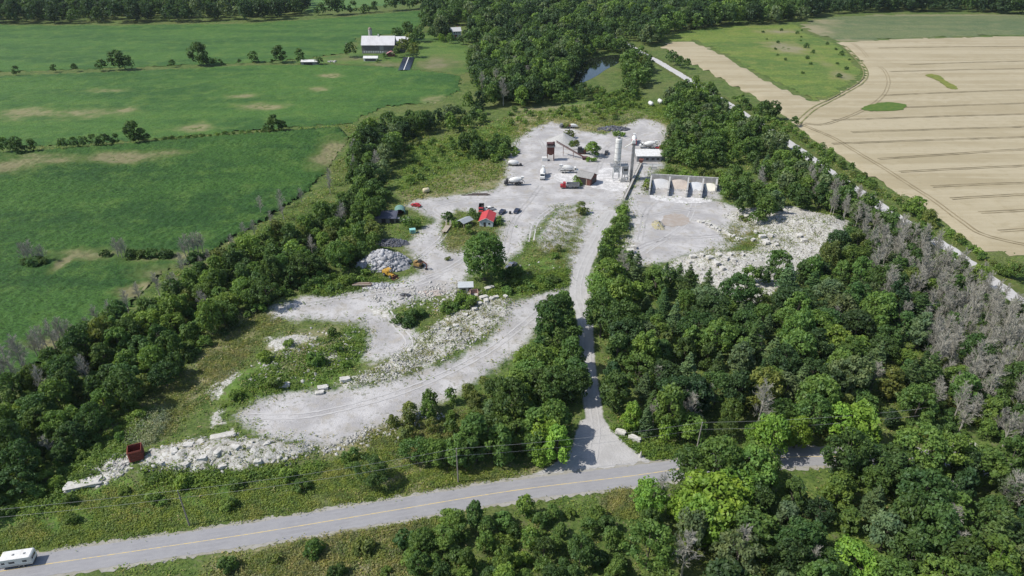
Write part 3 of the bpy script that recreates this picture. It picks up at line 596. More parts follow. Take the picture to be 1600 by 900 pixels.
grow('far wood', [(925,-12),(1080,-12),(1280,-12),(1280,24),(1250,34),(1130,42),(1050,52),(1025,70),(1000,74),(960,50),(930,20)], 10, {'broad': 10, 'tall': 2}, 14, 20, DG)
grow('right tree line', [(1270,-10),(1760,-12),(1760,26),(1600,24),(1500,18),(1400,19),(1300,22),(1270,26)], 11, {'broad': 10, 'tall': 2}, 15, 21, {'deep green': 6, 'dark green': 2})
grow('left tree line', [(-160,-12),(480,-14),(476,22),(440,30),(400,33),(190,36.5),(-160,38)], 12, {'broad': 10, 'tall': 2}, 15, 21, {'deep green': 6, 'dark green': 2, 'grey-green': 1})
for px, py, h, k in [(505,23,13,'tall'),(520,24,22,'broad'),(532,23,18,'broad'),(552,22,14,'broad'),(572,20,11,'shrub'),(585,19,12,'broad'),(610,17,20,'broad'),(626,16,16,'broad'),(640,15,17,'broad'),(655,13,17,'broad'),(668,12,16,'broad'),(683,12,16,'broad'),(697,18,17,'broad'),(495,24,8,'broad')]:
    x, y = P(px, py); plant(k, x, y, h / (10 if k != 'shrub' else 2.6), 'dark green', 'far hedgerow')
# -- farm trees
for px, py, h, tn in [(622,70,15,'dark green'),(638,62,16,'dark green'),(655,66,14,'dark green'),(640,74,12,'olive'),(630,86,13,'olive'),(646,90,12,'olive'),(620,90,8,'mid green'),(648,76,13,'dark green'),(668,50,16,'dark green'),(676,62,11,'dark green'),(690,66,8,'yellow-green'),(688,50,13,'olive'),(730,66,11,'dark green'),(704,68,9,'mid green'),(719,70,8,'dark green'),(701,58,10,'dark green'),(735,72,13,'dark green'),(742,58,15,'mid green'),(602,92,5,'mid green'),(590,98,3,'mid green'),(668,40,17,'dark green')]:
    x, y = P(px, py); plant('broad', x, y, h / 10, tn, 'farm')
for px, py, h, w_ in [(548,90,12,1),(438,98,13,1.1),(470,100,12,.8),(398,98,9,1.2),(499,101,6,1.3)]:
    x, y = P(px, py); plant('broad', x, y, h / 10 * w_, 'dark green', 'field boundary', 1 / w_)
for px, py, h in [(312,102,18),(318,104,11),(327,104,7),(336,103,6),(345,102,5),(270,105,6),(27,118,7),(85,113,6),(118,112,6),(160,111,9),(186,110,15),(201,109,11),(375,100,4),(425,100,4)]:
    x, y = P(px, py); plant('broad', x, y, h / 10, 'dark green', 'field boundary')
for px, py, h in [(10,238,8),(30,240,9),(50,238,7),(100,233,6),(118,231,6),(133,230,6),(150,229,7),(165,228,7),(182,226,6),(212,224,12),(222,223,8),(230,222,5),(420,206,6),(432,205,10),(442,204,6),(45,415,3.5),(55,416,4),(66,414,3.5),(305,408,4),(240,402,4),(222,404,4),(232,404,3),(206,404,4),(260,403,4),(165,402,3)]:
    x, y = P(px, py); plant('broad' if h > 4.5 else 'shrub', x, y, h / (10 if h > 4.5 else 2.2), 'dark green', 'corn hedgerow')
for k in range(16):
    x, y = P(245 + k * 12, 221 - k * 1.05); plant('shrub', x, y, random.uniform(.7, 1.3), 'mid green', 'corn hedgerow')
x, y = P(757, 100); plant('broad', x, y, 1.5, 'grey-green', 'willow'); x, y = P(772, 96); plant('broad', x, y, 1.4, 'grey-green', 'farm')
# -- between the yard and the pale road
grow('yard wood', [(1040,158),(1085,140),(1128,168),(1170,200),(1200,222),(1240,252),(1300,292),(1350,330),(1385,366),(1330,360),(1285,334),(1225,330),(1190,352),(1150,330),(1130,306),(1132,288),(1125,274),(1085,268),(1046,270),(1040,245),(1052,215),(1046,188)], 5.8, {'broad': 10, 'tall': 1.5, 'pine': .7, 'shrub': 1.5, 'dead': .25}, 7.5, 11.5, {'dark green': 4, 'mid green': 4, 'grey-green': 1.5, 'fresh green': 1}, avoid=[PW([(1040,264),(1130,268),(1160,250),(1180,270),(1130,284),(1040,280)]), PW([(1150,282),(1190,268),(1200,276),(1160,292)])])
grow('yard wood', [(1255,285),(1320,320),(1380,362),(1340,364),(1280,330)], 5.5, {'dead': 1}, 7, 10, DG)
grow('yard wood', [(1040,268),(1130,274),(1130,286),(1080,284),(1035,280)], 3.5, {'shrub': 1}, 3, 4, {'yellow-green': 1, 'olive': 2, 'fresh green': 1})
# -- scrub on the far side of the pale road
grow('road scrub', [(1140,150),(1180,172),(1236,204),(1300,246),(1360,286),(1420,326),(1480,364),(1550,410),(1640,470),(1640,490),(1550,430),(1480,380),(1420,344),(1360,304),(1300,264),(1236,218),(1180,183)], 3.6, {'shrub': 6, 'broad': 2.0, 'tall': .6}, 3.5, 6.5, {'fresh green': 2, 'mid green': 3, 'olive': 1})
for px, py, h, tn in [(1052,102,10,'dark green'),(1062,106,9,'dark green'),(1072,108,8,'dark green'),(1046,96,9,'dark green'),(1192,186,11,'dark green'),(1206,187,11,'dark green'),(1162,170,7,'dark green'),(1240,198,6,'dark green'),(1430,338,9,'fresh green'),(1448,352,7,'olive'),(1595,442,8,'dark green'),(1582,436,6,'mid green')]:
    x, y = P(px, py); plant('broad', x, y, h / 10, tn, 'wheat edge')
grow('dead wood', [(1300,292),(1365,332),(1425,370),(1485,406),(1555,460),(1645,528),(1640,560),(1500,445),(1440,410),(1370,380),(1325,372),(1290,340)], 4.4, {'broad': 4, 'dead': 6, 'shrub': 2, 'tall': 1}, 7, 10, {'mid green': 3, 'dark green': 2, 'fresh green': 1})
grow('meadow bushes', [(1190,50),(1245,44),(1300,70),(1335,100),(1310,130),(1260,120),(1220,95),(1190,70)], 19, {'shrub': 1}, 2, 3, {'dark green': 1})
# -- the big wood right of the drive
EASTROCK = [W_EAST, PW([(1075,396),(1180,390),(1240,398),(1266,412),(1230,424),(1160,430),(1090,434)]), PW([(1110,440),(1160,445),(1205,470),(1180,478),(1120,465)])]
grow('drive wood', [(928,482),(942,456),(968,440),(1010,448),(1060,446),(1092,456),(1120,478),(1160,484),(1208,480),(1225,446),(1268,440),(1290,405),(1325,388),(1370,380),(1420,440),(1440,520),(1450,640),(1380,700),(1300,716),(1250,706),(1180,692),(1100,690),(1010,684),(962,664),(946,640),(934,560)], 5.4, {'broad': 10, 'tall': 1.5, 'pine': 3.2, 'dead': .6}, 6.5, 13.0, {'deep green': 3, 'dark green': 4, 'mid green': 4, 'grey-green': 1.6, 'fresh green': 1.2, 'olive': .5}, clear=4.5, avoid=EASTROCK)
grow('drive wood', [(1160,440),(1210,432),(1265,430),(1262,445),(1215,452),(1170,450)], 5.0, {'broad': 1}, 7, 10, {'mid green': 3, 'dark green': 2}, clear=3.9)
grow('dead wood', [(1370,380),(1440,410),(1500,445),(1590,505),(1720,590),(1720,720),(1540,715),(1450,640),(1440,520),(1420,440)], 3.9, {'broad': 4.0, 'dead': 10, 'pine': .6, 'shrub': 5}, 6.5, 10.5, {'mid green': 3, 'dark green': 2, 'fresh green': 1})
grow('dead wood', [(1420,440),(1500,445),(1640,530),(1720,590),(1720,720),(1540,715),(1390,700),(1450,640),(1440,520)], 3.1, {'shrub': 4, 'tall': .5}, 3, 5, {'mid green': 3, 'dark green': 2, 'olive': 1})
grow('dead wood', [(1340,392),(1425,376),(1500,428),(1610,512),(1610,650),(1500,640),(1430,560),(1370,470)], 5.4, {'dead': 1}, 9, 12, DG)
grow('dead wood', [(1325,372),(1400,372),(1440,400),(1420,440),(1370,384)], 4.8, {'dead': 5, 'shrub': 1, 'broad': 1}, 7, 10, {'dark green': 2})
GAPS = [PW([(1015,752),(1062,742),(1075,792),(1020,800)]), PW([(1200,735),(1280,730),(1290,785),(1205,790)]), PW([(1125,740),(1150,740),(1155,780),(1128,785)])]
# -- the wood on the near side of the paved road
grow('near wood', [(992,800),(1050,772),(1140,756),(1250,745),(1300,742),(1400,738),(1560,735),(1760,745),(1760,1010),(960,1010),(985,880)], 5.5, {'broad': 10, 'tall': 1.2, 'pine': 1.6, 'dead': 1.0}, 7.0, 12.5, {'deep green': 3, 'dark green': 4, 'mid green': 4, 'grey-green': 1.2, 'fresh green': 1}, clear=4.0, avoid=GAPS)
grow('near wood', [(1070,768),(1140,754),(1250,744),(1300,742),(1400,740),(1700,750),(1700,765),(1400,756),(1250,760),(1100,778)], 4.5, {'broad': 1}, 10, 13, {'dark green': 3, 'mid green': 3, 'fresh green': 1}, clear=3.2, avoid=GAPS)
grow('near thicket', [(640,880),(700,828),(790,812),(880,800),(935,808),(965,850),(975,1000),(600,1000)], 3.2, {'broad': 8, 'shrub': 4, 'tall': .5, 'dead': .15}, 3.6, 7.0, {'mid green': 4, 'fresh green': 2, 'dark green': 3}, clear=5)
grow('near scrub', [(250,980),(330,890),(480,845),(640,830),(640,880),(600,980)], 6.5, {'shrub': 1}, 2, 3, {'olive': 3, 'mid green': 2, 'dark green': 1}, clear=6)
# yellow-green maples
for px, py, h, w_ in [(1012,800,9,.95),(1062,812,9,1.0),(1108,822,12,1.3),(1135,800,11,1.1),(1090,846,11,1.2),(1180,768,10,1.0),(1200,710,11,1.05),(1240,700,10,.95),(1335,700,12,1.2),(1310,690,11,1.0),(870,720,10,1.1),(850,698,10,1.0),(845,728,7,.8),(985,672,9,.9),(1325,905,9,1.1),(1180,700,8,.9),(1040,690,7,.8),(1548,915,8,1.0)]:
    x, y = P(px, py); plant('broad', x, y, h / 10 * w_, 'yellow-green', 'maples', 1 / w_ ** .5)
for px, py, h in [(1055,655,9),(1065,650,8),(1150,884,10),(1163,870,9),(1475,840,9),(1482,880,9),(1570,800,11),(1590,790,11),(1470,800,8),(1262,900,8),(1020,665,8),(1105,640,8),(1250,655,8),(1360,610,9),(1300,520,9),(1180,560,8),(1110,552,8),(1025,610,8)]:
    x, y = P(px, py); plant('dead', x, y, h / 9.8, 'grey', 'wood gaps')
# -- left of the drive
grow('drive strip', [(884,500),(900,520),(903,560),(905,640),(896,690),(860,712),(780,728),(735,728),(745,690),(790,640),(820,600),(850,550),(868,515)], 4.5, {'broad': 8, 'tall': 3, 'pine': 3, 'dead': .1}, 8.5, 12.5, {'mid green': 4, 'dark green': 4, 'fresh green': 1}, clear=4.0)
grow('drive strip', [(600,668),(660,645),(720,625),(770,600),(800,600),(760,650),(735,700),(660,690),(610,690)], 3.8, {'broad': 6, 'shrub': 5, 'tall': 2}, 3.5, 5.5, {'olive': 3, 'mid green': 3, 'dark green': 1}, clear=5)
for px, py, h in [(582,757,7.5),(650,722,7),(672,722,6.5),(690,726,7),(715,728,9),(730,728,8),(555,716,3.2),(540,722,3)]:
    x, y = P(px, py); plant('broad', x, y, h / 10 * 1.05, 'mid green' if px != 582 else 'dark green', 'verge')
x, y = P(757, 438); plant('poplar', x, y, .92, 'mid green', 'poplar', 1.0)
# -- bushes and small trees inside the yard
for px, py, h, k, tn in [(908,334,5.5,'tall','olive'),(912,334,3,'shrub','olive'),(640,357,5.5,'broad','mid green'),(652,356,4.5,'broad','mid green'),(632,352,4,'broad','dark green'),(700,344,3.5,'shrub','dark green'),(738,340,4.5,'broad','mid green'),(733,366,4.2,'broad','fresh green'),(712,354,3,'shrub','fresh green'),(748,344,3,'shrub','dark green'),(778,352,2.6,'shrub','mid green'),(781,346,2.4,'shrub','mid green'),(925,243,7.5,'broad','fresh green'),(932,246,6,'broad','dark green'),(920,240,5,'broad','fresh green'),(899,233,5,'tall','olive'),(889,216,4.5,'shrub','olive'),(893,228,3,'shrub','mid green'),(967,212,2.8,'shrub','fresh green'),(960,212,2.6,'shrub','fresh green'),(974,213,2.6,'shrub','fresh green'),(920,252,2.4,'shrub','yellow-green'),(929,252,2.4,'shrub','fresh green'),(902,290,3.2,'shrub','fresh green'),(900,286,4,'tall','fresh green'),(1010,296,3.5,'shrub','olive'),(1012,288,3,'shrub','fresh green'),(872,394,3,'tall','olive'),(868,404,2.4,'shrub','mid green'),(1050,168,4,'broad','dark green'),(1056,238,6,'broad','dark green'),(700,406,1.6,'shrub','olive'),(657,413,2,'shrub','olive'),(784,436,4,'broad','dark green'),(800,432,4,'shrub','mid green'),(812,428,3,'shrub','mid green'),(1160,346,2.6,'shrub','olive'),(1178,352,6,'broad','mid green'),(1190,348,7,'broad','mid green'),(885,200,3,'shrub','olive'),(980,168,4,'broad','fresh green'),(1000,170,3.5,'broad','dark green')]:
    x, y = P(px, py); plant(k, x, y, h / {'broad': 10, 'tall': 10, 'shrub': 2.2}[k], tn, 'yard')
grow('yard strip', [(948,372),(962,340),(972,322),(980,330),(978,350),(962,382),(946,404),(935,400)], 2.6, {'tall': 3, 'shrub': 3}, 3.5, 6, {'fresh green': 3, 'mid green': 3}, clear=3.8)
grow('yard strip', [(932,430),(960,398),(985,430),(1000,446),(945,460)], 3.4, {'broad': 2, 'pine': 2, 'shrub': 2}, 5, 8.5, {'mid green': 3, 'dark green': 2}, clear=4.0)
for px, py, h in [(985,420,8),(1040,432,6),(1060,440,8),(1025,455,9)]:
    x, y = P(px, py); plant('pine', x, y, h / 11.3, 'dark green', 'yard')
grow('quarry bushes', [(340,640),(420,560),(470,530),(540,520),(572,545),(560,580),(500,596),(440,610),(380,630)], 8.0, {'shrub': 1}, 2, 3, {'fresh green': 3, 'mid green': 3, 'olive': 1})
grow('quarry bushes', [(690,490),(720,470),(750,478),(735,492),(700,498)], 2.6, {'shrub': 1}, 2, 3, {'fresh green': 3, 'mid green': 1})
grow('quarry bushes', [(610,505),(640,490),(660,495),(640,512)], 3.0, {'shrub': 1}, 2, 3, {'dark green': 3, 'mid green': 1})
grow('quarry bushes', [(780,448),(860,440),(880,446),(790,462)], 3.4, {'shrub': 1}, 2, 3, {'fresh green': 1, 'mid green': 1, 'dark green': 1}, clear=3.5)
grow('verge bushes', [(60,812),(140,772),(300,752),(480,738),(560,716),(560,730),(480,752),(300,775),(120,805)], 6.5, {'shrub': 1}, 2, 3, {'fresh green': 3, 'mid green': 3, 'dark green': 1}, clear=6)
grow('verge bushes', [(10,850),(120,800),(330,775),(520,760),(540,780),(330,800),(100,842)], 15, {'shrub': 1}, 2, 3, {'olive': 2, 'mid green': 2}, clear=6)
grow('meadow shrubs', [(640,225),(715,215),(715,250),(640,290)], 6, {'shrub': 1}, 2, 3, {'mid green': 2, 'olive': 1})
grow('meadow shrubs', [(790,175),(930,168),(980,172),(960,188),(860,186),(800,200)], 7, {'shrub': 1}, 2, 3, {'mid green': 2, 'olive': 1, 'fresh green': 1})

REG = {'belt': 'in the wooded belt between corn field and quarry', 'corn edge': 'along the edge of the corn field', 'upper belt': 'in the copse where the belt reaches the bean field', 'pond wood': 'in the wood around the pond', 'far wood': 'in the far wood behind the pond',
 'right tree line': 'in the far tree line behind the wheat field', 'left tree line': 'in the far tree line behind the bean fields', 'far hedgerow': 'in the far hedgerow left of the farm', 'farm': 'among the farm buildings and house', 'field boundary': 'on the boundary left of the barn between two fields', 'corn hedgerow': 'on the hedgerow above or inside the corn field',
 'yard wood': 'in the wood between concrete yard and pale road', 'road scrub': 'on the strip between pale road and wheat field', 'wheat edge': 'standing at the wheat field edge', 'meadow bushes': 'dotted over the rough meadow by the wheat', 'drive wood': 'in the wood right of the gravel driveway', 'dead wood': 'in the half-dead wood beside the pale road',
 'near wood': 'in the wood on the near side of the paved road', 'near thicket': 'in the thicket below the paved road', 'near scrub': 'in the dry scrub at the bottom edge', 'maples': 'by the road junction', 'wood gaps': 'poking out among green crowns', 'drive strip': 'in the strip left of the gravel driveway', 'verge': 'on the grass verge above the paved road',
 'yard': 'inside the gravel yard', 'yard strip': 'in the narrow hedge right of the upper driveway', 'quarry bushes': 'on the weedy mounds of the quarry', 'verge bushes': 'on the grass slope above the paved road', 'meadow shrubs': 'in the meadow beyond the gravel yard'}
NAMES = {'poplar': 'broadleaf_tree', 'broad': 'broadleaf_tree', 'tall': 'broadleaf_tree', 'pine': 'pine_tree', 'dead': 'dead_tree', 'shrub': 'shrub'}
WORD = {'poplar': 'broadleaf tree', 'broad': 'broadleaf tree', 'tall': 'broadleaf tree', 'pine': 'pine tree', 'dead': 'bare dead tree', 'shrub': 'leafy shrub'}
LAND = [((1340,395),'top left of the dead wood'),((1420,400),'top of the dead wood'),((1420,460),'left side of the dead wood'),((1460,500),'heart of the dead wood'),((1550,490),'upper right of the dead wood'),((1560,560),'right side of the dead wood'),((1520,630),'lower right of the dead wood'),((1430,560),'lower left of the dead wood'),((915,470),'upper driveway'),((917,560),'middle of the driveway'),((930,650),'driveway entrance'),((1000,700),'entrance blocks'),((1086,690),'pale utility pole'),((1250,380),'limestone spoil heap'),((1100,430),'stacked limestone blocks'),((1380,350),'pale road bend'),((1500,440),'pale road at right'),((1240,712),'paved road stretch at right'),((1590,600),'right picture edge'),((1590,780),'lower right picture edge'),((1480,880),'bottom right corner'),((1300,880),'bottom edge right of centre'),((1120,880),'bottom edge below the junction'),((1010,780),'paved road below the junction'),((760,870),'bottom edge of the middle'),((880,820),'paved road above the thicket'),((450,880),'bottom edge left of centre'),((30,870),'white travel trailer'),((218,712),'rust-red steel bin'),((60,660),'left picture edge'),((180,580),'lower belt middle'),((300,500),'belt beside the dry slope'),((420,420),'belt above the shelf'),((520,360),'belt above the rubble heap'),((600,410),'concrete rubble heap'),((600,330),'long dark shed'),((640,355),'teal box'),((760,345),'red-roofed shed'),((560,240),'tan corner of the corn field'),((660,200),'copse at the bean field'),((760,220),'gravel yard meadow corner'),((300,715),'white limestone bank'),((450,560),'weedy quarry mounds'),((720,480),'limestone rubble band'),((715,740),'middle utility pole'),((600,735),'verge left of the middle pole'),((296,800),'left utility pole'),((590,75),'barn'),((640,100),'dark panel array'),((710,50),'white farmhouse'),((485,98),'field shed'),((390,95),'field boundary'),((300,95),'tall boundary tree'),((150,105),'left field boundary'),((200,215),'hedgerow above the corn'),((430,200),'bush between corn and beans'),((30,230),'left end of the corn hedgerow'),((240,400),'thicket inside the corn field'),((50,410),'left grass strip in the corn'),((930,110),'pond'),((800,110),'wood left of the pond'),((850,60),'wood above the pond'),((1023,162),'white round tanks'),((1120,190),'pale road below the tanks'),((1200,180),'wheat field corner'),((1260,80),'rough meadow'),((1055,100),'upper pale road'),((1015,245),'white-roofed shed'),((1070,275),'aggregate bays'),((1160,280),'grass gap right of the bays'),((1210,320),'wood above the spoil heap'),((1300,300),'pale road above the spoil heap'),((1430,340),'wheat field edge'),((925,235),'hopper conveyor'),((960,350),'narrow hedge by the drive'),((905,325),'dusty slope'),((728,445),'small hut'),((820,445),'green gap left of the drive'),((850,620),'strip left of the driveway'),((720,650),'quarry floor edge'),((870,520),'upper tip of the driveway strip'),((1020,560),'wood beside the middle drive'),((1120,560),'middle of the driveway wood'),((1100,640),'road side of the driveway wood'),((1240,560),'right half of the driveway wood'),((1250,640),'maples above the road'),((1200,490),'wood below the spoil heap'),((1350,470),'wood left of the dead trees'),((1380,620),'lower edge of the dead wood'),((1480,560),'middle of the dead wood'),((1250,800),'middle of the near wood'),((1400,780),'right half of the near wood'),((1100,800),'big maples below the junction')]
ORD = ['first','second','third','fourth','fifth','sixth','seventh','eighth','ninth','tenth','eleventh','twelfth','thirteenth','fourteenth','fifteenth','sixteenth','seventeenth','eighteenth','nineteenth','twentieth'] + ['twenty-' + q for q in ('first','second','third','fourth','fifth','sixth','seventh','eighth','ninth')] + ['thirtieth'] + ['thirty-' + q for q in ('first','second','third','fourth','fifth','sixth','seventh','eighth','ninth')]
def tree_object(d):
    k = d['kind']; parts = random.choice(TREES[k]); e = empty(NAMES[k], d['loc'], d['rz']); u_ = random.uniform(.84, 1.16) if d['region'] != 'poplar' else 1; e.scale = (d['s'] * u_, d['s'] / u_, d['s'] * d['sz'])
    for nm, me in parts:
        o = bpy.data.objects.new(nm, me); COL.objects.link(o); o.parent = e
        if nm == 'crown':
            b = PINET[d['tint']] if k == 'pine' else TINT[d['tint']]; v = random.uniform(.78, 1.25); w = random.uniform(.90, 1.12); o.color = (b[0] * v * w, b[1] * v, b[2] * v / w, 1)
    col = 'grey' if k == 'dead' else d['tint']
    tag(e, None, 'shrub' if k == 'shrub' else 'tree', f"{col} {WORD[k]}s {REG.get(d['region'], '')}")
    d['obj'] = e; d['word'] = f"{col} {WORD[k]}"
    return e
def label_trees(lst):
    bk = {}
    for d in lst:
        if d['region'] == 'poplar': d['obj']['label'] = 'tallest lone tree in the quarry yard, below the red-roofed shed'; del d['obj']['group']; continue
        if d['region'] == 'willow': d['obj']['label'] = 'pale grey-green willow at the wood edge right of the farm lawn'; del d['obj']['group']; continue
        q = min(LAND, key=lambda L: (L[0][0] - d['px']) ** 2 + (L[0][1] - d['py']) ** 2); bk.setdefault((d['word'], q[1]), []).append(d)
    for (w, q), m in bk.items():
        m.sort(key=lambda d: d['px'])
        for i, d in enumerate(m):
            if len(m) == 1: d['obj']['label'] = f"only {w} nearest the {q}"
            elif i == 0: d['obj']['label'] = f"leftmost of {w}s by the {q}"
            elif i == len(m) - 1: d['obj']['label'] = f"rightmost of {w}s by the {q}"
            elif i < len(ORD): d['obj']['label'] = f"{ORD[i]} from left of {w}s by the {q}"
            else: d['obj']['label'] = f"{w} among the last at right by the {q}"
by = {}
for d in PLANTS:
    x, y, z = d['loc']; px, py, zc = to_px(x, y, z + 4 * d['s']); hgt_m = {'shrub': 2.2}.get(d['kind'], 10) * d['s']
    d['px'] = px; d['py'] = py; d['size'] = FPX * hgt_m / zc; d['vis'] = (-40 < px < 1640 and py - d['size'] * .5 < 905 and py > -3)
    by.setdefault(NAMES[d['kind']], []).append(d)
REST = []; DONE = []
for nm, lst in by.items():
    lst.sort(key=lambda d: -d['size'] - (1000 if d['region'] in ('poplar', 'willow') else 0)); n = 0
    for d in lst:
        if d['vis'] and n < 296: tree_object(d); n += 1; DONE.append(d)
        else: REST.append(d)
label_trees(DONE)
# everything past that: three masses of real leaf geometry
def mass(name, lst, label):
    Vs, Fs, Ts = [], [], []; b = 0
    for d in lst:
        if d['kind'] == 'shrub': V, F = random.choice(LOWB)
        elif d['size'] > 26: V, F = random.choice(LOWM)
        else: V, F = random.choice(LOWC)
        c, s = math.cos(d['rz']), math.sin(d['rz']); Q = V * np.array([d['s'], d['s'], d['s'] * d['sz']]); Q = np.stack([Q[:, 0] * c - Q[:, 1] * s, Q[:, 0] * s + Q[:, 1] * c, Q[:, 2]], 1) + np.array(d['loc'])
        base = np.array((.13, .125, .12) if d['kind'] == 'dead' else (PINET if d['kind'] == 'pine' else TINT)[d['tint']]) * random.uniform(.8, 1.2)
        Vs.append(Q); Fs.append(F + b); Ts.append(np.repeat(base[None], len(Q), 0)); b += len(Q)
    if Vs: tag(link(name, np_mesh(name, np.vstack(Vs), np.vstack(Fs), M_LEAF_S, {'tint': np.vstack(Ts)})), label, 'woods', kind='stuff')
mass('far_woods', [d for d in REST if d['kind'] not in ('shrub', 'dead') and d['loc'][1] >= 330], 'far woods of leafy crowns along the top of the view')
mass('woods', [d for d in REST if d['kind'] not in ('shrub', 'dead') and d['loc'][1] < 330], 'remaining leafy crowns filling the woods around the quarry')
mass('scrub', [d for d in REST if d['kind'] == 'shrub'], 'small scrub bushes scattered over the slopes')
print('PLANTS', {k: len(v) for k, v in by.items()}, 'rest', len(REST))

# ------------------------------------------------------------------ weeds and grass tufts
def weeds(name, polys, n, size, cols, label, leaves=9, hgt_=.5, clear=True, spread=.55):
    P_ = []
    for po, w in polys:
        pw = PW(po); x0, y0 = pw.min(0); x1, y1 = pw.max(0); m = int(n * w); X = x0 + RNG.random(m * 6) * (x1 - x0); Y = y0 + RNG.random(m * 6) * (y1 - y0)
        sd = sdist(X, Y, pw); ok = sd + RNG.normal(size=len(X)) * 1.2 > 0
        if clear: ok &= (linedist(X, Y, ROADW) > 4.3) & (linedist(X, Y, D_LINE) > 3.3) & (sdist(X, Y, JUNCTION) < -.6)
        cl = np.sin(X * .43 + 2.3 * np.sin(Y * .29)) * np.sin(Y * .51 + 1.9 * np.cos(X * .21)); ok &= cl > RNG.random(len(X)) * 1.5 - 1.0
        X = X[ok][:m]; Y = Y[ok][:m]; P_.append(np.stack([X, Y], 1))
    Q = np.vstack(P_); k = len(Q); sc = .5 + RNG.random(k)
    C = np.repeat(np.column_stack([Q, hgt(Q[:, 0], Q[:, 1])]), leaves, 0); S = np.repeat(sc, leaves)
    off = RNG.normal(size=C.shape) * spread; off[:, 2] = np.abs(off[:, 2]) * hgt_ / spread * .8 + .08; C = C + off * S[:, None]
    nn = rand_dirs(len(C), 2.0); V, F = leaf_quads(C, nn, size)
    dr_ = .5 + .5 * np.sin(Q[:, 0] * .23 + 2 * np.sin(Q[:, 1] * .19)) * np.sin(Q[:, 1] * .37 + 1.5 * np.sin(Q[:, 0] * .11)); ci = np.clip(((dr_ + RNG.normal(size=k) * .13) * len(cols)).astype(int), 0, len(cols) - 1); T = np.array(cols)[ci] * .55 + np.array(cols).mean(0) * .40 * (.8 + .4 * RNG.random((k, 1))); T = np.repeat(T, leaves * 4, 0)
    return tag(link(name, np_mesh(name, V, F, M_LEAF_S, {'tint': T})), label, 'weeds', kind='stuff')
gG = [(.140, .205, .045), (.172, .240, .052), (.200, .250, .068), (.115, .175, .040)]; gD = [(.27, .26, .115), (.225, .24, .085), (.34, .30, .175), (.18, .21, .065)]; gL = [(.125, .205, .042), (.155, .25, .048), (.18, .265, .055), (.105, .17, .04)]
weeds('verge_grass', [([(-60,870),(0,838),(140,770),(300,752),(490,735),(600,700),(690,730),(830,735),(800,745),(600,780),(400,812),(200,843),(0,874)], 1.0)], 12000, .16, [(a * 1.2, b * 1.2, c * 1.1) for a, b, c in gG + gG + gD[:2]], 'rough grass and weeds on the slope above the paved road', 7, .22)
weeds('lush_weeds', [([(0,800),(110,735),(210,640),(250,640),(215,700),(135,760),(60,810)], .35), ([(950,668),(1000,692),(1090,706),(1200,704),(1200,712),(1100,716),(1010,716),(965,690)], .2), ([(225,742),(300,745),(400,742),(500,725),(505,738),(300,762),(230,760)], .2), ([(345,640),(430,560),(560,512),(575,550),(520,598),(430,614)], .15), ([(800,440),(890,420),(884,448),(800,462),(750,462)], .2), ([(470,452),(560,430),(600,440),(520,464)], .15)], 9000, .24, gL, 'lush bright green weeds round the quarry edges', 8, .4)
weeds('dry_weeds', [([(120,715),(210,645),(290,590),(340,530),(400,490),(440,500),(370,580),(300,640),(250,690),(200,705)], .35), ([(280,960),(330,885),(480,845),(640,815),(700,812),(640,870),(600,960)], .5), ([(830,400),(880,330),(910,330),(900,400),(885,430),(800,440)], .12), ([(690,350),(780,345),(790,370),(760,400),(700,395)], .12), ([(560,690),(640,650),(720,640),(740,700),(640,720)], .18), ([(940,762),(985,755),(985,810),(950,805)], .1), ([(1120,360),(1170,340),(1190,370),(1150,392)], .05), ([(516,606),(610,568),(680,510),(760,478),(800,468),(764,518),(650,580),(590,602)], .10), ([(240,735),(300,690),(420,700),(490,712),(385,740)], .06), ([(1180,350),(1300,345),(1300,380),(1200,392),(1100,420),(1080,405)], .10)], 14000, .17, gD + gG[:3], 'dry olive grass and weeds on the quarry slopes', 6, .22)
weeds('flowering_weeds', [([(200,690),(215,655),(245,640),(262,655),(245,690),(215,705)], .5), ([(325,520),(370,488),(400,480),(395,495),(345,525)], .3), ([(960,195),(930,188),(985,178),(1000,186)], .2)], 1800, .16, [(.44, .46, .37), (.16, .22, .10), (.30, .33, .24), (.10, .16, .06)], 'pale flowering weeds at the belt edge', 9, .7)
weeds('meadow_weeds', [([(620,300),(640,225),(715,212),(800,195),(860,186),(790,225),(780,280),(640,312)], .6), ([(790,180),(950,160),(1045,165),(1050,200),(1010,182),(960,200),(870,186)], .5), ([(940,150),(1000,140),(1010,165),(940,180)], .15)], 6000, .34, [(a * 1.2, b * 1.2, c * 1.2) for a, b, c in gL + gG[:3]], 'green meadow weeds beyond the gravel yard', 6, .4, clear=False, spread=.9)

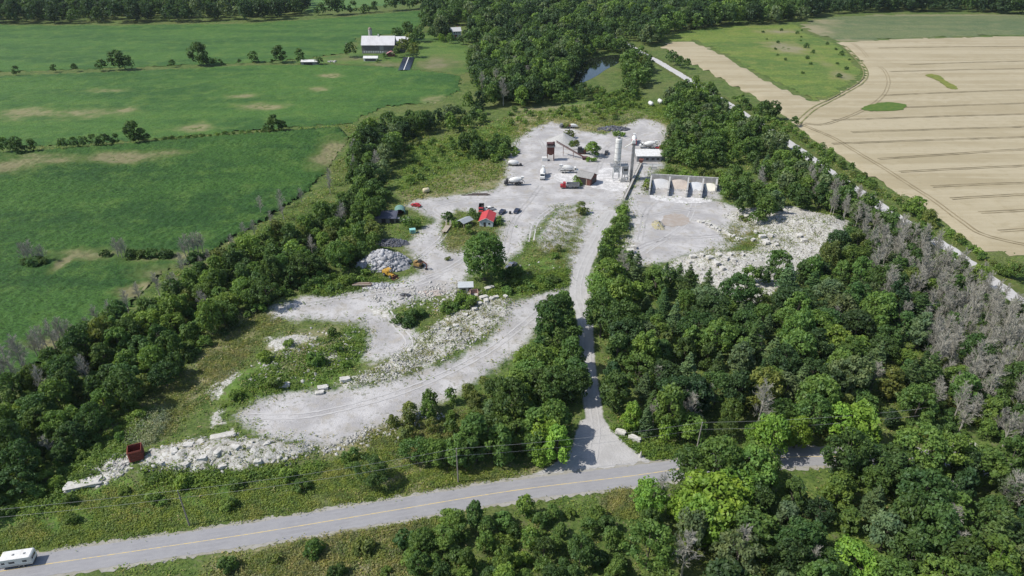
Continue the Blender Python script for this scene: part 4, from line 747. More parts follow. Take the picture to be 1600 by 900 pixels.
def ground_cover(n):
    X = GX0 + RNG.random(n) * (GX1 - GX0); Y = 88 + RNG.random(n) ** 1.6 * 330
    keep = np.abs(X) < Y * .80 + 8; X = X[keep]; Y = Y[keep]
    i = np.clip(((X - GX0) / GS).astype(int), 0, nx - 1); j = np.clip(((Y - GY0) / GS).astype(int), 0, ny - 1)
    g = s_gravel[j, i] + RNG.normal(size=len(X)) * 2.8; w = s_white[j, i] + RNG.normal(size=len(X)) * 1.4; dr = s_drive[j, i]
    cl = np.sin(X * .31 + 1.9 * np.sin(Y * .17)) * np.sin(Y * .29 + 1.6 * np.cos(X * .13))
    ok = (g < -.6) & (w < 1.2) & (dr < -.8) & (rd[j, i] > 4.4) & (pr[j, i] > 5) & (pond_sd[j, i] < -1) & (cl > RNG.random(len(X)) * 1.3 - .9) & (sdist(X, Y, CORN_A) < -1) & (sdist(X, Y, WHEAT) < -1) & (sdist(X, Y, FIELD_B) < -1)
    X = X[ok]; Y = Y[ok]; j = j[ok]; i = i[ok]; dry = np.clip((s_dry[j, i] + 2) / 5, 0, 1); k = len(X); L = 6; f = 1 + (Y - 90) / 260
    C = np.repeat(np.column_stack([X, Y, ZZ[j, i]]), L, 0); F_ = np.repeat(f * (.6 + .8 * RNG.random(k)), L)
    off = RNG.normal(size=C.shape) * .5; off[:, 2] = np.abs(off[:, 2]) * .35 + .05; C = C + off * F_[:, None]
    V, F = leaf_quads(C, rand_dirs(len(C), 2.0), .17 * F_)
    pal = np.array(gG + gL[:2]); pd_ = np.array(gD); T = np.where((RNG.random(k) < .25 + .75 * dry)[:, None], pd_[RNG.integers(0, len(pd_), k)], pal[RNG.integers(0, len(pal), k)]) * (.92 + .3 * RNG.random((k, 1)))
    tag(link('ground_weeds', np_mesh('ground_weeds', V, F, M_LEAF_S, {'tint': np.repeat(T, L * 4, 0)})), 'low grass and weeds covering the rough ground', 'weeds', kind='stuff'); print('cover', k)
ground_cover(130000)
# ------------------------------------------------------------------ rock
def stone_material(name, c1, c2, c3, attr=True):
    t = NT(name); p = t.pos(); a = t.noise(p, .8, 4, .7); b = t.noise(p, 4, 3, .7)
    col = t.mix(t.step(a, .35, .65), c1, c2); col = t.mix(t.math('MULTIPLY', t.step(b, .5, .72), .6), col, c3)
    if attr: col = t.mix(1, col, t.attr('tint', True), 'MULTIPLY')
    return t.finish(col, .95, b, .5, .08, spec=.15)
M_STONE = stone_material('limestone', (.47, .46, .43), (.39, .38, .355), (.29, .275, .245)); M_BOULDER = stone_material('limestone_block', (.53, .515, .48), (.43, .415, .38), (.29, .27, .23), False)
M_STONEG = stone_material('grey_rubble', (.44, .44, .455), (.36, .36, .375), (.24, .24, .25)); M_SCRAPD = stone_material('scrap', (.13, .14, .17), (.07, .075, .09), (.30, .31, .34))
ICO_V = np.array([(-1, 1.618, 0), (1, 1.618, 0), (-1, -1.618, 0), (1, -1.618, 0), (0, -1, 1.618), (0, 1, 1.618), (0, -1, -1.618), (0, 1, -1.618), (1.618, 0, -1), (1.618, 0, 1), (-1.618, 0, -1), (-1.618, 0, 1)]) / 1.9
ICO_F = np.array([(0, 11, 5), (0, 5, 1), (0, 1, 7), (0, 7, 10), (0, 10, 11), (1, 5, 9), (5, 11, 4), (11, 10, 2), (10, 7, 6), (7, 1, 8), (3, 9, 4), (3, 4, 2), (3, 2, 6), (3, 6, 8), (3, 8, 9), (4, 9, 5), (2, 4, 11), (6, 2, 10), (8, 6, 7), (9, 8, 1)])
def rocks(name, C, S, m, label, cat='rubble', flat=.65):
    n = len(C); k = len(ICO_V); V = np.repeat(ICO_V[None], n, 0) * (.5 + .8 * RNG.random((n, k, 1)))
    V = V * (np.stack([.7 + .8 * RNG.random(n), .6 + .6 * RNG.random(n), flat * (.6 + .8 * RNG.random(n))], 1) * S[:, None])[:, None, :]
    a = RNG.random(n) * 6.28; c, s = np.cos(a)[:, None], np.sin(a)[:, None]; tl = RNG.normal(size=n)[:, None] * .5; ct, st = np.cos(tl), np.sin(tl)
    x, y, z = V[..., 0], V[..., 1], V[..., 2]; y, z = y * ct - z * st, y * st + z * ct
    V = np.stack([x * c - y * s, x * s + y * c, z], -1) + C[:, None, :]
    F = (ICO_F[None] + (np.arange(n) * k)[:, None, None]).reshape(-1, 3); T = np.repeat((.68 + .42 * RNG.random((n, 1))) * np.array([[1, 1, 1.0]]), k, 0)
    return tag(link(name, np_mesh(name, V.reshape(-1, 3), F, m, {'tint': T})), label, cat, kind='stuff')
def scatter_in(polys, n, inset=0.0, zf=0.0):
    out = []; tot = 0
    for pw, w in polys:
        x0, y0 = pw.min(0); x1, y1 = pw.max(0); m = int(n * w); X = x0 + RNG.random(m * 8) * (x1 - x0); Y = y0 + RNG.random(m * 8) * (y1 - y0)
        ok = sdist(X, Y, pw) + RNG.normal(size=len(X)) * 1.0 > inset; ok &= linedist(X, Y, D_LINE) > 3.6
        # gather in clusters
        cl = np.sin(X * .55 + 1.3 * np.sin(Y * .31)) * np.sin(Y * .47 + 1.7 * np.cos(X * .23)); ok &= cl > RNG.random(len(X)) * 1.4 - .75
        X = X[ok][:m]; Y = Y[ok][:m]; out.append(np.stack([X, Y, hgt(X, Y) + zf], 1))
    return np.vstack(out)
def sizes(n, a, b, p=3.0): return a + (b - a) * RNG.random(n) ** p
C = scatter_in([(W_BAND, 1.0)], 3300); rocks('limestone_rubble', C, sizes(len(C), .07, .6, 3.2), M_STONE, 'band of broken limestone running across the quarry between shelf and floor')
C = scatter_in([(W_FACE, 1.0), (W_LEFT, .35)], 1700); rocks('bank_rubble', C, sizes(len(C), .10, .7, 3), M_STONE, 'white limestone lumps on the bank above the verge')
C = scatter_in([(W_EAST, 1.0), (W_EAST2, .5)], 3900); rocks('spoil_rubble', C, sizes(len(C), .10, .65, 3.2), M_STONE, 'pale limestone spoil heap in front of the right-hand wood')
C = scatter_in([(G_ISLE2, .08), (PW([(560,455),(700,440),(760,460),(700,490),(600,480)]), .7), (PW([(365,600),(480,520),(560,505),(560,560),(480,600)]), .5), (PW([(480,712),(560,670),(660,640),(700,650),(560,705)]), .5), (PW([(930,385),(985,330),(990,400),(980,440),(930,440)]), .35)], 1300)
rocks('scattered_stones', C, sizes(len(C), .12, .7), M_STONE, 'loose pale stones scattered over the quarry slopes', 'stones')
# boulders big enough to pick out
def boulder(px, py, sx, sy, sz, label, group=None, rz=None, name='boulder', m=None):
    import bmesh
    bm = bmesh.new(); bmesh.ops.create_cube(bm, size=1.0); bmesh.ops.subdivide_edges(bm, edges=bm.edges, cuts=2, use_grid_fill=True)
    for v in bm.verts:
        c = Vector(v.co); v.co = c.lerp(c.normalized() * .58, .18); v.co += Vector(rand_dirs(1)[0]) * .085; v.co.z += .42; v.co.x *= sx; v.co.y *= sy; v.co.z *= sz
    me = bpy.data.meshes.new(name); bm.to_mesh(me); bm.free(); me.materials.append(m or M_BOULDER)
    o = link(name, me, None, H(px, py), random.random() * 6.28 if rz is None else rz); return tag(o, label, 'boulder', group)
for px, py, s in [(985,395,2.2),(975,402,1.9),(990,388,1.7),(968,410,1.8),(995,402,1.4),(940,424,1.3),(952,416,1.3)]: boulder(px, py, s * 1.3, s, s * .8, 'white limestone block heaped right of the driveway below the narrow hedge', 'blocks heaped right of the driveway')
for px, py, s in [(1082,404,3),(1096,402,2.6),(1108,408,3.2),(1122,402,2.8),(1132,410,3.0),(1140,400,2.4),(1118,416,3.4),(1128,422,2.8),(1076,412,2.2),(1146,412,2.4),(1160,400,2.0)]: s *= .6; boulder(px, py, s * 1.3, s, s * .7, 'big white limestone block stacked at the front of the aggregate yard', 'blocks stacked at the aggregate yard front')
for k in range(13): boulder(1092 + k * 5.4 + random.uniform(-1, 1), 346 + k * 2.5 + random.uniform(-1, 1), random.uniform(1.2, 2.0), random.uniform(.9, 1.3), random.uniform(.7, 1.1), 'white limestone block in the slanting row across the aggregate yard', 'blocks in the slanting row across the aggregate yard')
for px, py, s in [(1190,375,3.0),(1203,372,2.6),(1196,382,3.2),(1212,385,2.4),(1180,366,2.2),(1248,372,3),(1256,378,2.6),(1176,378,2.0),(1172,334,2.0),(1165,340,1.8),(1185,345,2.2)]: s *= .62; boulder(px, py, s * 1.4, s, s * .7, 'large pale limestone block on the spoil heap by the wood', 'blocks on the spoil heap')
for px, py, s in [(760,478,2.0),(768,474,1.8),(750,482,1.8),(742,492,1.6),(775,470,1.7),(728,500,1.5),(790,468,1.6),(712,515,1.6),(700,522,1.4),(640,552,1.5)]: s *= .75; boulder(px, py, s * 1.3, s, s * .7, 'pale limestone block on the rubble band across the quarry', 'blocks on the rubble band')
for px, py, s in [(278,722,2.6),(300,712,2.8),(318,705,2.4),(345,722,2.6),(372,716,2.6),(395,712,2.4),(420,708,2.2),(255,735,2.2),(292,735,2.4),(320,728,2.8),(350,735,2.2),(405,728,2.4)]: s *= .55; boulder(px, py, s * 1.5, s, s * .7, 'white limestone block on the bank above the grass verge', 'blocks on the white bank')
for px, py, s, rz in [(430,600,1.8,.3),(445,604,1.6,.2),(505,608,1.6,.2),(540,598,1.6,.3),(500,615,1.3,.2),(765,452,1.8,.5),(756,470,1.6,.5)]: boulder(px, py, s * 1.8, s, s * .6, 'flat limestone slab at the foot of the weedy quarry mounds', 'slabs below the weedy mounds', rz)
boulder(133, 760, 7.5, 2.6, 1.0, 'long flat white slab at the lower left end of the bank', rz=.35, name='limestone_slab')
boulder(349, 686, 5.5, 1.8, 1.0, 'long white slab along the top edge of the bank', rz=.3, name='limestone_slab')
boulder(970, 679, 2.6, 1.3, 1.5, 'white block nearest the driveway of two at the entrance', rz=-.5); boulder(992, 689, 3.2, 1.4, 1.5, 'longer white block right of another at the entrance', rz=-.55)
b = MB(); b.lathe((0, 0, 0), (.15, 0, 1.9), [(0, .42), (.25, .36), (.6, .22), (.9, .1), (1, .03)], 7)
o = b.build('marker_stone', M_BOULDER, None, H(1000, 714)); tag(o, 'pointed white marker stone beside the paved road at the entrance', 'stone')
# heaps
def heap(name, px, py, rx, ry, h, m, label, cat='heap', n=0, smin=.2, smax=.9, stone=None, pw=1.0, noise_=.12):
    c = H(px, py); e = empty(name, c); k = 26; rg = 9; V = [(0, 0, h)]; F = []
    for j in range(1, rg + 1):
        t = j / rg
        for i in range(k):
            a = 2 * math.pi * i / k; w = 1 + noise_ * math.sin(3 * a + px) + noise_ * .6 * math.sin(5 * a + py); V.append((rx * t * w * math.cos(a), ry * t * w * math.sin(a), max(h * (1 - t ** pw) * (1 + noise_ * random.uniform(-1, 1)), 0) - (.1 if j == rg else 0)))
    for i in range(k): F.append((0, 1 + i, 1 + (i + 1) % k))
    for j in range(rg - 1):
        for i in range(k): a = 1 + j * k + i; b = 1 + j * k + (i + 1) % k; F += [(a, a + k, b + k), (a, b + k, b)]
    me = bpy.data.meshes.new('heap_body'); me.from_pydata(V, [], F); me.materials.append(m); link('heap_body', me, e)
    if n:
        r = np.sqrt(RNG.random(n)); a = RNG.random(n) * 6.283; C = np.stack([rx * r * np.cos(a), ry * r * np.sin(a), h * (1 - r ** pw) + .05], 1); o = rocks('loose_pieces', C, sizes(n, smin, smax, 2), stone or M_STONE, None, None); o.parent = e
    return tag(e, label, cat)
def gravel_mat(name, c1, c2): return stone_material(name, c1, c2, tuple(q * .7 for q in c1), False)
M_GREYG = gravel_mat('grey_gravel', (.34, .335, .325), (.40, .395, .38))
heap('rubble_heap', 600, 412, 9.8, 7.5, 5.2, M_STONEG and gravel_mat('rubble_fill', (.30, .30, .31), (.36, .36, .37)), 'large grey-white heap of broken concrete beside the yellow loader', n=900, smin=.3, smax=1.2, stone=M_STONEG, pw=1.4)
heap('gravel_heap', 880, 222, 9.5, 9, 5.6, M_GREYG, 'pale conical gravel heap behind the rust-red hopper tower', pw=.9, noise_=.03)
heap('scrap_heap', 612, 380, 6.8, 3.6, 1.6, mat('dark_scrap', (.06, .065, .08), (.12, .12, .13), .8), 'dark blue-grey scrap heap behind the rubble heap', n=320, smin=.2, smax=.7, stone=M_SCRAPD)
heap('scrap_heap', 958, 202, 10, 4, 1.9, mat('grey_scrap', (.17, .17, .18), (.10, .10, .11), .8), 'jumbled heap of scrap metal at the far end of the yard', n=300, smin=.25, smax=.95, stone=M_SCRAPD)
heap('scrap_heap', 634, 462, 1.9, 1.2, .9, M_DARK, 'small black scrap pile on the shelf left of the hut', n=30, smin=.2, smax=.5, stone=M_SCRAPD)
heap('sand_heap', 1028, 352, 2.6, 5.0, 1.7, gravel_mat('tan_fill', (.36, .32, .23), (.30, .28, .16)), 'narrow tan weedy heap in the middle of the aggregate yard', n=60, smin=.2, smax=.5)
heap('rubble_heap', 585, 446, 7, 2.6, .7, gravel_mat('pale_fill', (.45, .45, .45), (.5, .49, .48)), 'low spread of pale rubble in front of the yellow loader', n=220, smin=.15, smax=.5, stone=M_STONEG)
heap('rubble_heap', 678, 458, 5, 2.6, .7, gravel_mat('brick_fill', (.38, .30, .27), (.42, .38, .34)), 'low reddish rubble spread left of the small hut', n=120, smin=.15, smax=.5)

# ------------------------------------------------------------------ vehicles
def heading(a, b):
    p = P(*a); q = P(*b); return math.atan2(q[1] - p[1], q[0] - p[0])
def at(a, b=None):
    """ground point midway between two pixels"""
    if b is None: return H(*a)
    p, q = P(*a), P(*b); x, y = (p[0] + q[0]) / 2, (p[1] + q[1]) / 2; return (x, y, float(hgt(x, y)))
def wheels(e, xs, y, r, w=.32):
    for x in xs:
        for s in (-1, 1):
            b = MB(); b.lathe((x, s * y - w / 2, r), (x, s * y + w / 2, r), [(0, r * .86), (.15, r), (.85, r), (1, r * .86)], 14); o = b.build('wheel', M_TYRE, e)
            h = MB(); h.lathe((x, s * (y + w / 2 + .005), r), (x, s * (y + w / 2 + .04), r), [(0, r * .5), (1, r * .4)], 10); h.build('hub', M_STEEL, o)
def mixer(rear, front, label, cabm=M_WHITE, drumm=M_WHITE, cab=True):
    e = empty('concrete_mixer_truck', at(rear, front), heading(rear, front)); tag(e, label, 'mixer truck', 'concrete mixer trucks parked in the yard')
    b = MB(); b.box(0, .42, .95, 8.8, .16, .26); b.box(0, -.42, .95, 8.8, .16, .26); b.box(.6, 0, 1.0, .5, 2.0, .2); b.box(-2.6, 0, 1.0, .5, 2.0, .2); b.box(-1.2, 1.05, .7, 1.6, .4, .6); b.build('chassis', M_DARK, e)
    if cab:
        b = MB(); b.prism([(2.5, .8), (4.5, .8), (4.5, 1.7), (3.75, 1.95), (3.45, 2.95), (2.5, 3.0)], -1.15, 1.15); c = b.build('cab', cabm, e)
        w = MB(); w.prism([(3.77, 2.0), (3.80, 1.99), (3.52, 2.9), (3.49, 2.9)], -.98, .98); w.build('windscreen', M_GLASS, c)
        for s in (-1, 1): w = MB(); w.prism([(2.75, 2.0), (3.5, 2.0), (3.36, 2.75), (2.75, 2.75)], s * 1.155 - .01, s * 1.155 + .01); w.build('side_window', M_GLASS, c)
    b = MB(); b.lathe((-4.0, 0, 3.15), (2.15, 0, 2.25), [(0, .5), (.08, .75), (.4, 1.32), (.62, 1.32), (.9, .95), (1, .45)], 16); b.build('drum', drumm, e, smooth=True)
    b = MB(); b.box(-4.2, 0, 3.5, 1.2, 1.1, .8, tx=1.25, ty=1.3); b.build('charge_hopper', drumm, e)
    b = MB(); b.box(-4.1, .75, 1.1, .18, .18, 2.4); b.box(-4.1, -.75, 1.1, .18, .18, 2.4); b.box(1.9, .6, 1.1, .25, .2, 1.2); b.box(1.9, -.6, 1.1, .25, .2, 1.2); b.build('drum_stand', cabm, e)
    b = MB(); b.prism([(-4.6, 2.4), (-4.3, 2.5), (-5.2, 1.3), (-5.45, 1.25)], -.3, .3); b.build('chute', M_STEEL, e)
    b = MB(); b.box(-2.2, 1.05, 1.18, 3.2, .5, .08); b.box(-2.2, -1.05, 1.18, 3.2, .5, .08); b.build('mudguards', cabm, e)
    wheels(e, (3.5, -1.7, -3.1), 1.0, .52); return e
mixer((820,289),(785,289), 'white concrete mixer truck with dark front at the left edge of the yard', M_DARK)
mixer((849,270),(847,284), 'white concrete mixer truck facing the camera in mid yard')
mixer((874,270),(904,270), 'white concrete mixer truck parked just left of the brown garage')
mixer((990,218),(991,230), 'white concrete mixer truck with red chassis behind the white-roofed shed', M_RED)
mixer((1025,232),(999,231), 'white concrete mixer truck right behind the white-roofed shed')
e = empty('mixer_drum', at((795,259),(811,259)), 0); tag(e, 'white mixer drum on a bare frame near the yard meadow', 'mixer drum')
b = MB(); b.lathe((-2.9, 0, 2.0), (2.4, 0, 1.6), [(0, .4), (.1, .8), (.4, 1.25), (.65, 1.25), (.92, .8), (1, .4)], 16); b.build('drum', M_WHITE, e, smooth=True)
b = MB(); b.box(.6, .5, .25, 7.2, .15, .25); b.box(.6, -.5, .25, 7.2, .15, .25); b.box(3.4, 0, .5, 1.2, 1.6, .7, tx=.8); b.box(-2.4, 0, .5, .3, 1.2, .9); b.box(1.9, 0, .5, .3, 1.2, .7); b.build('frame', M_DARK, e)
def dump_truck(rear, front, label, cabm, bedm, load=None, s=1.0):
    e = empty('dump_truck', at(rear, front), heading(rear, front)); e.scale = (s,) * 3; tag(e, label, 'truck')
    b = MB(); b.box(0, .4, .9, 8.6, .18, .25); b.box(0, -.4, .9, 8.6, .18, .25); b.box(1.2, .95, .65, 1.2, .5, .6); b.build('chassis', M_DARK, e)
    b = MB(); b.prism([(1.9, .75), (4.4, .75), (4.45, 1.75), (3.3, 1.95), (3.05, 2.9), (1.9, 2.95)], -1.15, 1.15); c = b.build('cab', cabm, e)
    w = MB(); w.prism([(3.33, 2.0), (3.36, 1.99), (3.12, 2.82), (3.09, 2.82)], -.95, .95); w.build('windscreen', M_GLASS, c)
    w = MB(); w.box(4.47, 0, .8, .06, 1.5, .8); w.build('grille', M_STEEL, c)
    b = MB()
    for y in (-1.22, 1.22): b.box(-1.5, y, 1.25, 5.9, .1, 1.35)
    b.box(-1.5, 0, 1.2, 5.9, 2.34, .1); b.box(1.42, 0, 1.25, .1, 2.34, 1.7); b.box(-4.42, 0, 1.25, .1, 2.34, 1.3)
    for i in range(6):
        for y in (-1.3, 1.3): b.box(-4 + i * 1.0, y, 1.3, .12, .1, 1.25)
    b.build('dump_bed', bedm, e)
    if load: b = MB(); b.box(-1.5, 0, 1.35, 5.6, 2.2, 1.0, tx=.6, ty=.4); b.build('load', load, e)
    wheels(e, (3.4, -1.6, -3.0), 1.0, .52); return e
dump_truck((907,294),(873,294), 'red-cabbed dump truck with grey bed in front of the brown garage', M_RED, M_STEEL)
dump_truck((753,322),(751,338), 'dark red dump truck with black bed behind the red-roofed shed', M_RED, M_DARK, s=.85)
def car(a, b_, label, m, kind='car', L=4.6, cat='car', group=None):
    e = empty(kind, at(a, b_), heading(a, b_)); tag(e, label, cat, group); h = L / 2
    b = MB()
    if kind == 'pickup_truck':
        b.prism([(-h, .45), (h, .45), (h, .95), (h - 1.2, 1.08), (h - 1.75, 1.72), (h - 3.1, 1.74), (h - 3.25, 1.06), (-h, 1.05)], -.9, .9); o = b.build('body', m, e)
        w = MB(); w.box(-h + .98, 0, 1.052, 1.6, 1.5, .01); w.build('cargo_bed', M_DARK, o); g0, g1 = h - 3.1, h - 1.75
    else:
        b.prism([(-h, .4), (h, .4), (h, .8), (h - .95, .95), (h - 1.75, 1.45), (-h + 1.2, 1.47), (-h + .5, .98), (-h, .9)], -.88, .88); o = b.build('body', m, e); g0, g1 = -h + 1.2, h - 1.75
    w = MB(); w.prism([(g1 + .02, 1.40 if kind == 'car' else 1.66), (g1 + .04, 1.41 if kind == 'car' else 1.67), (g1 + .66, 1.04 if kind == 'car' else 1.14), (g1 + .62, 1.03 if kind == 'car' else 1.12)], -.75, .75); w.build('windscreen', M_GLASS, e)
    for s in (-1, 1): w = MB(); w.prism([(g0 + .05, 1.02 if kind == 'car' else 1.15), (g1 + .45, 1.02 if kind == 'car' else 1.15), (g1, 1.38 if kind == 'car' else 1.62), (g0 + .12, 1.38 if kind == 'car' else 1.62)], s * .905 - .012, s * .905 + .012); w.build('side_window', M_GLASS, e)
    w = MB(); w.box(h - .02, .6, .62, .06, .3, .18); w.box(h - .02, -.6, .62, .06, .3, .18); w.build('headlights', M_WHITE, e)
    wheels(e, (h - .85, -h + .9), .78, .34, .22); return e
car((788,330),(781,336), 'dark blue car nearest the red-roofed shed', M_NAVY); car((812,327),(803,336), 'dark blue car farther right of two on the gravel', M_NAVY)
b = MB(); b.lathe((0, 0, 0), (0, 0, 1.1), [(0, .5), (.1, .55), (.9, .55), (1, .5)], 12); tag(b.build('dark_cylinder', M_DARK, None, at((797,334))), 'small dark barrel between the two dark blue cars', 'cylinder')  # small dark upright form on the gravel between the two cars
car((658,324),(642,321), 'bright red car beside the green shelter', M_RED); car((949,235),(946,246), 'black pickup truck left of the white silo', M_DARK, 'pickup_truck', 5.6, 'pickup')
car((1026,232),(1036,233), 'red pickup truck at the right end behind the white-roofed shed', M_RED, 'pickup_truck', 5.2, 'pickup'); car((768,328),(761,329), 'white pickup truck behind the red roof', M_WHITE, 'pickup_truck', 5.0, 'pickup'); car((804,414),(794,420), 'blue-grey pickup truck half hidden right of the lone tree', mat('slate_paint', (.16, .18, .24), (.12, .13, .17), .4), 'pickup_truck', 5.0, 'pickup')
# old flatbed truck at the far edge
e = empty('flatbed_truck', at((874,200),(902,200)), 0); tag(e, 'old dark flatbed truck with white sheeted load at the far yard edge', 'truck')
b = MB(); b.box(0, 0, .95, 9, 2.3, .22); b.box(-3.6, 0, 1.15, 1.2, 2.2, .5); b.build('flatbed', M_DARK, e)
b = MB(); b.prism([(-.9, .8), (.9, .8), (.9, 1.8), (.3, 2.7), (-.9, 2.7)], -1.1, 1.1); c = b.build('cab', M_STEEL, e); c.location = (-4.4, 0, 0); c.rotation_euler.z = math.pi
b = MB(); b.prism([(1.2, 1.17), (5.6, 1.17), (4.6, 1.9), (3.2, 2.3), (1.4, 2.2)], -1.1, 1.1); b.build('sheeted_load', M_WHITE, e)
b = MB(); [b.box(-2.4 + i * 1.1, .5 * (-1) ** i, 1.17, .9, 1.2, .6 + .3 * (i % 2), rz=.3 * i) for i in range(4)]; b.build('scrap_load', M_RUST, e); wheels(e, (-3.6, 2.4, 3.6), .95, .5)
# caravan with tow car on the paved road
cr_rear, cr_front = P(56, 877), P(6, 884.5)
hd = math.atan2(cr_front[1] - cr_rear[1], cr_front[0] - cr_rear[0]); mid = ((cr_rear[0] + cr_front[0]) / 2, (cr_rear[1] + cr_front[1]) / 2)
e = empty('caravan', (mid[0], mid[1], .068), hd); tag(e, 'white travel trailer towed along the paved road at the left edge', 'caravan')
b = MB(); b.prism([(-3.1, .75), (2.8, .75), (3.15, 1.25), (3.1, 2.0), (2.75, 2.62), (2.4, 2.72), (-2.9, 2.72), (-3.12, 2.55)], -1.2, 1.2); bd = b.build('body', M_WHITE, e)
b = MB(); b.box(-.1, 0, .45, 6.0, 2.2, .3); b.box(3.6, 0, .5, 1.4, .2, .12); b.build('chassis', M_DARK, e)
for s in (-1, 1):
    for x, w_ in ((-1.9, .8), (.5, 1.1), (2.1, .6)): b = MB(); b.box(x, s * 1.205, 1.55, w_, .03, .5, ch=0); b.build('side_window', M_GLASS, bd)
b = MB(); b.box(-3.13, 0, 1.55, .03, 1.5, .55); b.build('rear_window', M_GLASS, bd)
for x in (.4, -1.7): b = MB(); b.box(x, 0, 2.722, .4, .4, .13, tx=.8, ty=.8); b.build('roof_vent', M_STEEL, bd)
b = MB(); b.box(-.2, 1.207, .95, 5.6, .012, .12); b.box(-.2, -1.207, .95, 5.6, .012, .12); b.build('stripe', M_STEEL, bd); wheels(e, (-.4, -1.3), 1.02, .36, .24)
dx, dy = math.cos(hd), math.sin(hd)
car0 = car((0, 800), (-10, 802), 'black car towing the white travel trailer at the left edge', M_DARK, L=4.8); car0.location = (mid[0] + dx * 6.5, mid[1] + dy * 6.5, .068); car0.rotation_euler.z = hd
# yellow loader
e = empty('wheel_loader', at((600,430),(617,434)), heading((600,428),(618,436))); tag(e, 'old yellow wheel loader parked at the foot of the rubble heap', 'loader')
b = MB(); b.prism([(-2.9, .9), (-.4, .9), (-.4, 1.9), (-1.0, 2.1), (-2.9, 2.0)], -.8, .8); b.box(.9, 0, .7, 2.2, 1.2, .7); b.build('body', M_YELLOW, e)
b = MB(); [b.box(-.2 + dx_ , dy_, 1.4, .1, .1, 1.7) for dx_ in (-.7, .7) for dy_ in (-.65, .65)]; b.box(-.2, 0, 3.1, 1.7, 1.6, .12); b.build('cab', M_YELLOW, e)
for s in (-1, 1): b = MB(); b.prism([(.3, 1.7), (.6, 1.9), (2.9, .8), (2.8, .5)], s * .55 - .1, s * .55 + .1); b.build('lift_arm', M_YELLOW, e)
b = MB(); b.prism([(2.7, .25), (3.7, .12), (3.75, .2), (3.0, .5), (2.95, 1.2), (2.75, 1.3)], -1.25, 1.25); b.build('bucket', M_RUST, e); wheels(e, (1.5, -1.6), .95, .7, .5)
# small tracked excavator
e = empty('excavator', at((646,418),(662,416)), heading((646,416),(662,420))); tag(e, 'rusty yellow-brown tracked excavator right of the rubble heap', 'excavator')
for s in (-1, 1): b = MB(); b.prism([(-1.9, .35), (-1.6, 0), (1.6, 0), (1.9, .35), (1.6, .75), (-1.6, .75)], s * .95 - .25, s * .95 + .25); b.build('track', M_DARK, e)
b = MB(); b.box(-.3, 0, .75, 2.8, 2.1, .9, ch=.2); b.box(-1.2, 0, 1.65, 1.0, 2.0, .5, ch=.2); b.build('body', mat('rusty_yellow', (.36, .24, .07), (.16, .09, .05), .8, scale=1.4), e)
b = MB(); b.box(.45, .5, 1.65, 1.2, .95, 1.2, tx=.85); b.build('cab', M_DARK, e)
b = MB(); b.prism([(.6, 1.5), (.9, 1.3), (2.6, 2.9), (4.2, 2.2), (4.1, 2.5), (2.6, 3.3)], -.75, -.4); b.prism([(4.0, 2.6), (4.3, 2.5), (3.9, .5), (3.7, .6)], -.7, -.45); b.build('boom', M_RUST, e)
b = MB(); b.prism([(3.5, .7), (3.95, .6), (4.3, .2), (3.6, .05), (3.3, .35)], -1.0, -.2); b.build('bucket', M_DARK, e)

# ------------------------------------------------------------------ yard buildings and plant
def gable_house(name, pos, rz, L, W, hw, hr, wallm, roofm, label, cat='shed', over=.35, axis='x'):
    """ridge along local x"""
    e = empty(name, pos, rz); tag(e, label, cat)
    b = MB(); b.prism([(-W / 2, 0), (W / 2, 0), (W / 2, hw), (0, hw + hr), (-W / 2, hw)], -L / 2, L / 2, 'x'); w = b.build('wall', wallm, e)
    k = hr / (W / 2); b = MB(); y = W / 2 + over
    for s in (-1, 1): b.prism([(0, hw + hr + .04), (s * y, hw - k * over + .04), (s * y, hw - k * over + .16), (0, hw + hr + .18)], -L / 2 - over, L / 2 + over, 'x')
    r = b.build('roof', roofm, e); b = MB(); b.box(0, 0, hw + hr + .14, L + 2 * over, .3, .08); b.build('ridge_cap', roofm, r)
    return e, w
M_REDROOF = mat('red_metal_roof', (.50, .045, .045), (.42, .05, .05), .45, scale=.5, amt=.7); M_PALEWALL = mat('pale_blue_wall', (.50, .55, .58), (.42, .46, .5), .8)
hd = heading((757,357),(765,335))
c0 = P(758, 357); c1 = P(766, 339); pos = ((c0[0] + c1[0]) / 2, (c0[1] + c1[1]) / 2, 0)
e, w = gable_house('gabled_shed', pos, hd, 8.6, 5.6, 2.6, 1.3, M_PALEWALL, M_REDROOF, 'small pale shed with bright red gabled roof in the yard')
b = MB(); b.box(-4.31, .6, 0, .04, 1.0, 2.0); d_ = b.build('door', M_DARK, e); b = MB(); b.box(-4.345, .95, .95, .03, .08, .08); b.build('handle', M_STEEL, d_)
b = MB(); b.box(-4.31, -1.3, 1.1, .04, .9, .8); b.build('window', M_GLASS, e); b = MB(); b.prism([(-3.2, 2.36), (0, 3.98), (3.2, 2.36), (3.2, 2.5), (0, 4.14), (-3.2, 2.5)], -4.72, -4.66, 'x'); b.build('barge_board', M_WHITE, e)
for s in (-1, 1): b = MB(); b.box(-1.5 * 1, s * 2.81, 1.1, 1.2, .04, .8); b.build('window', M_GLASS, e)
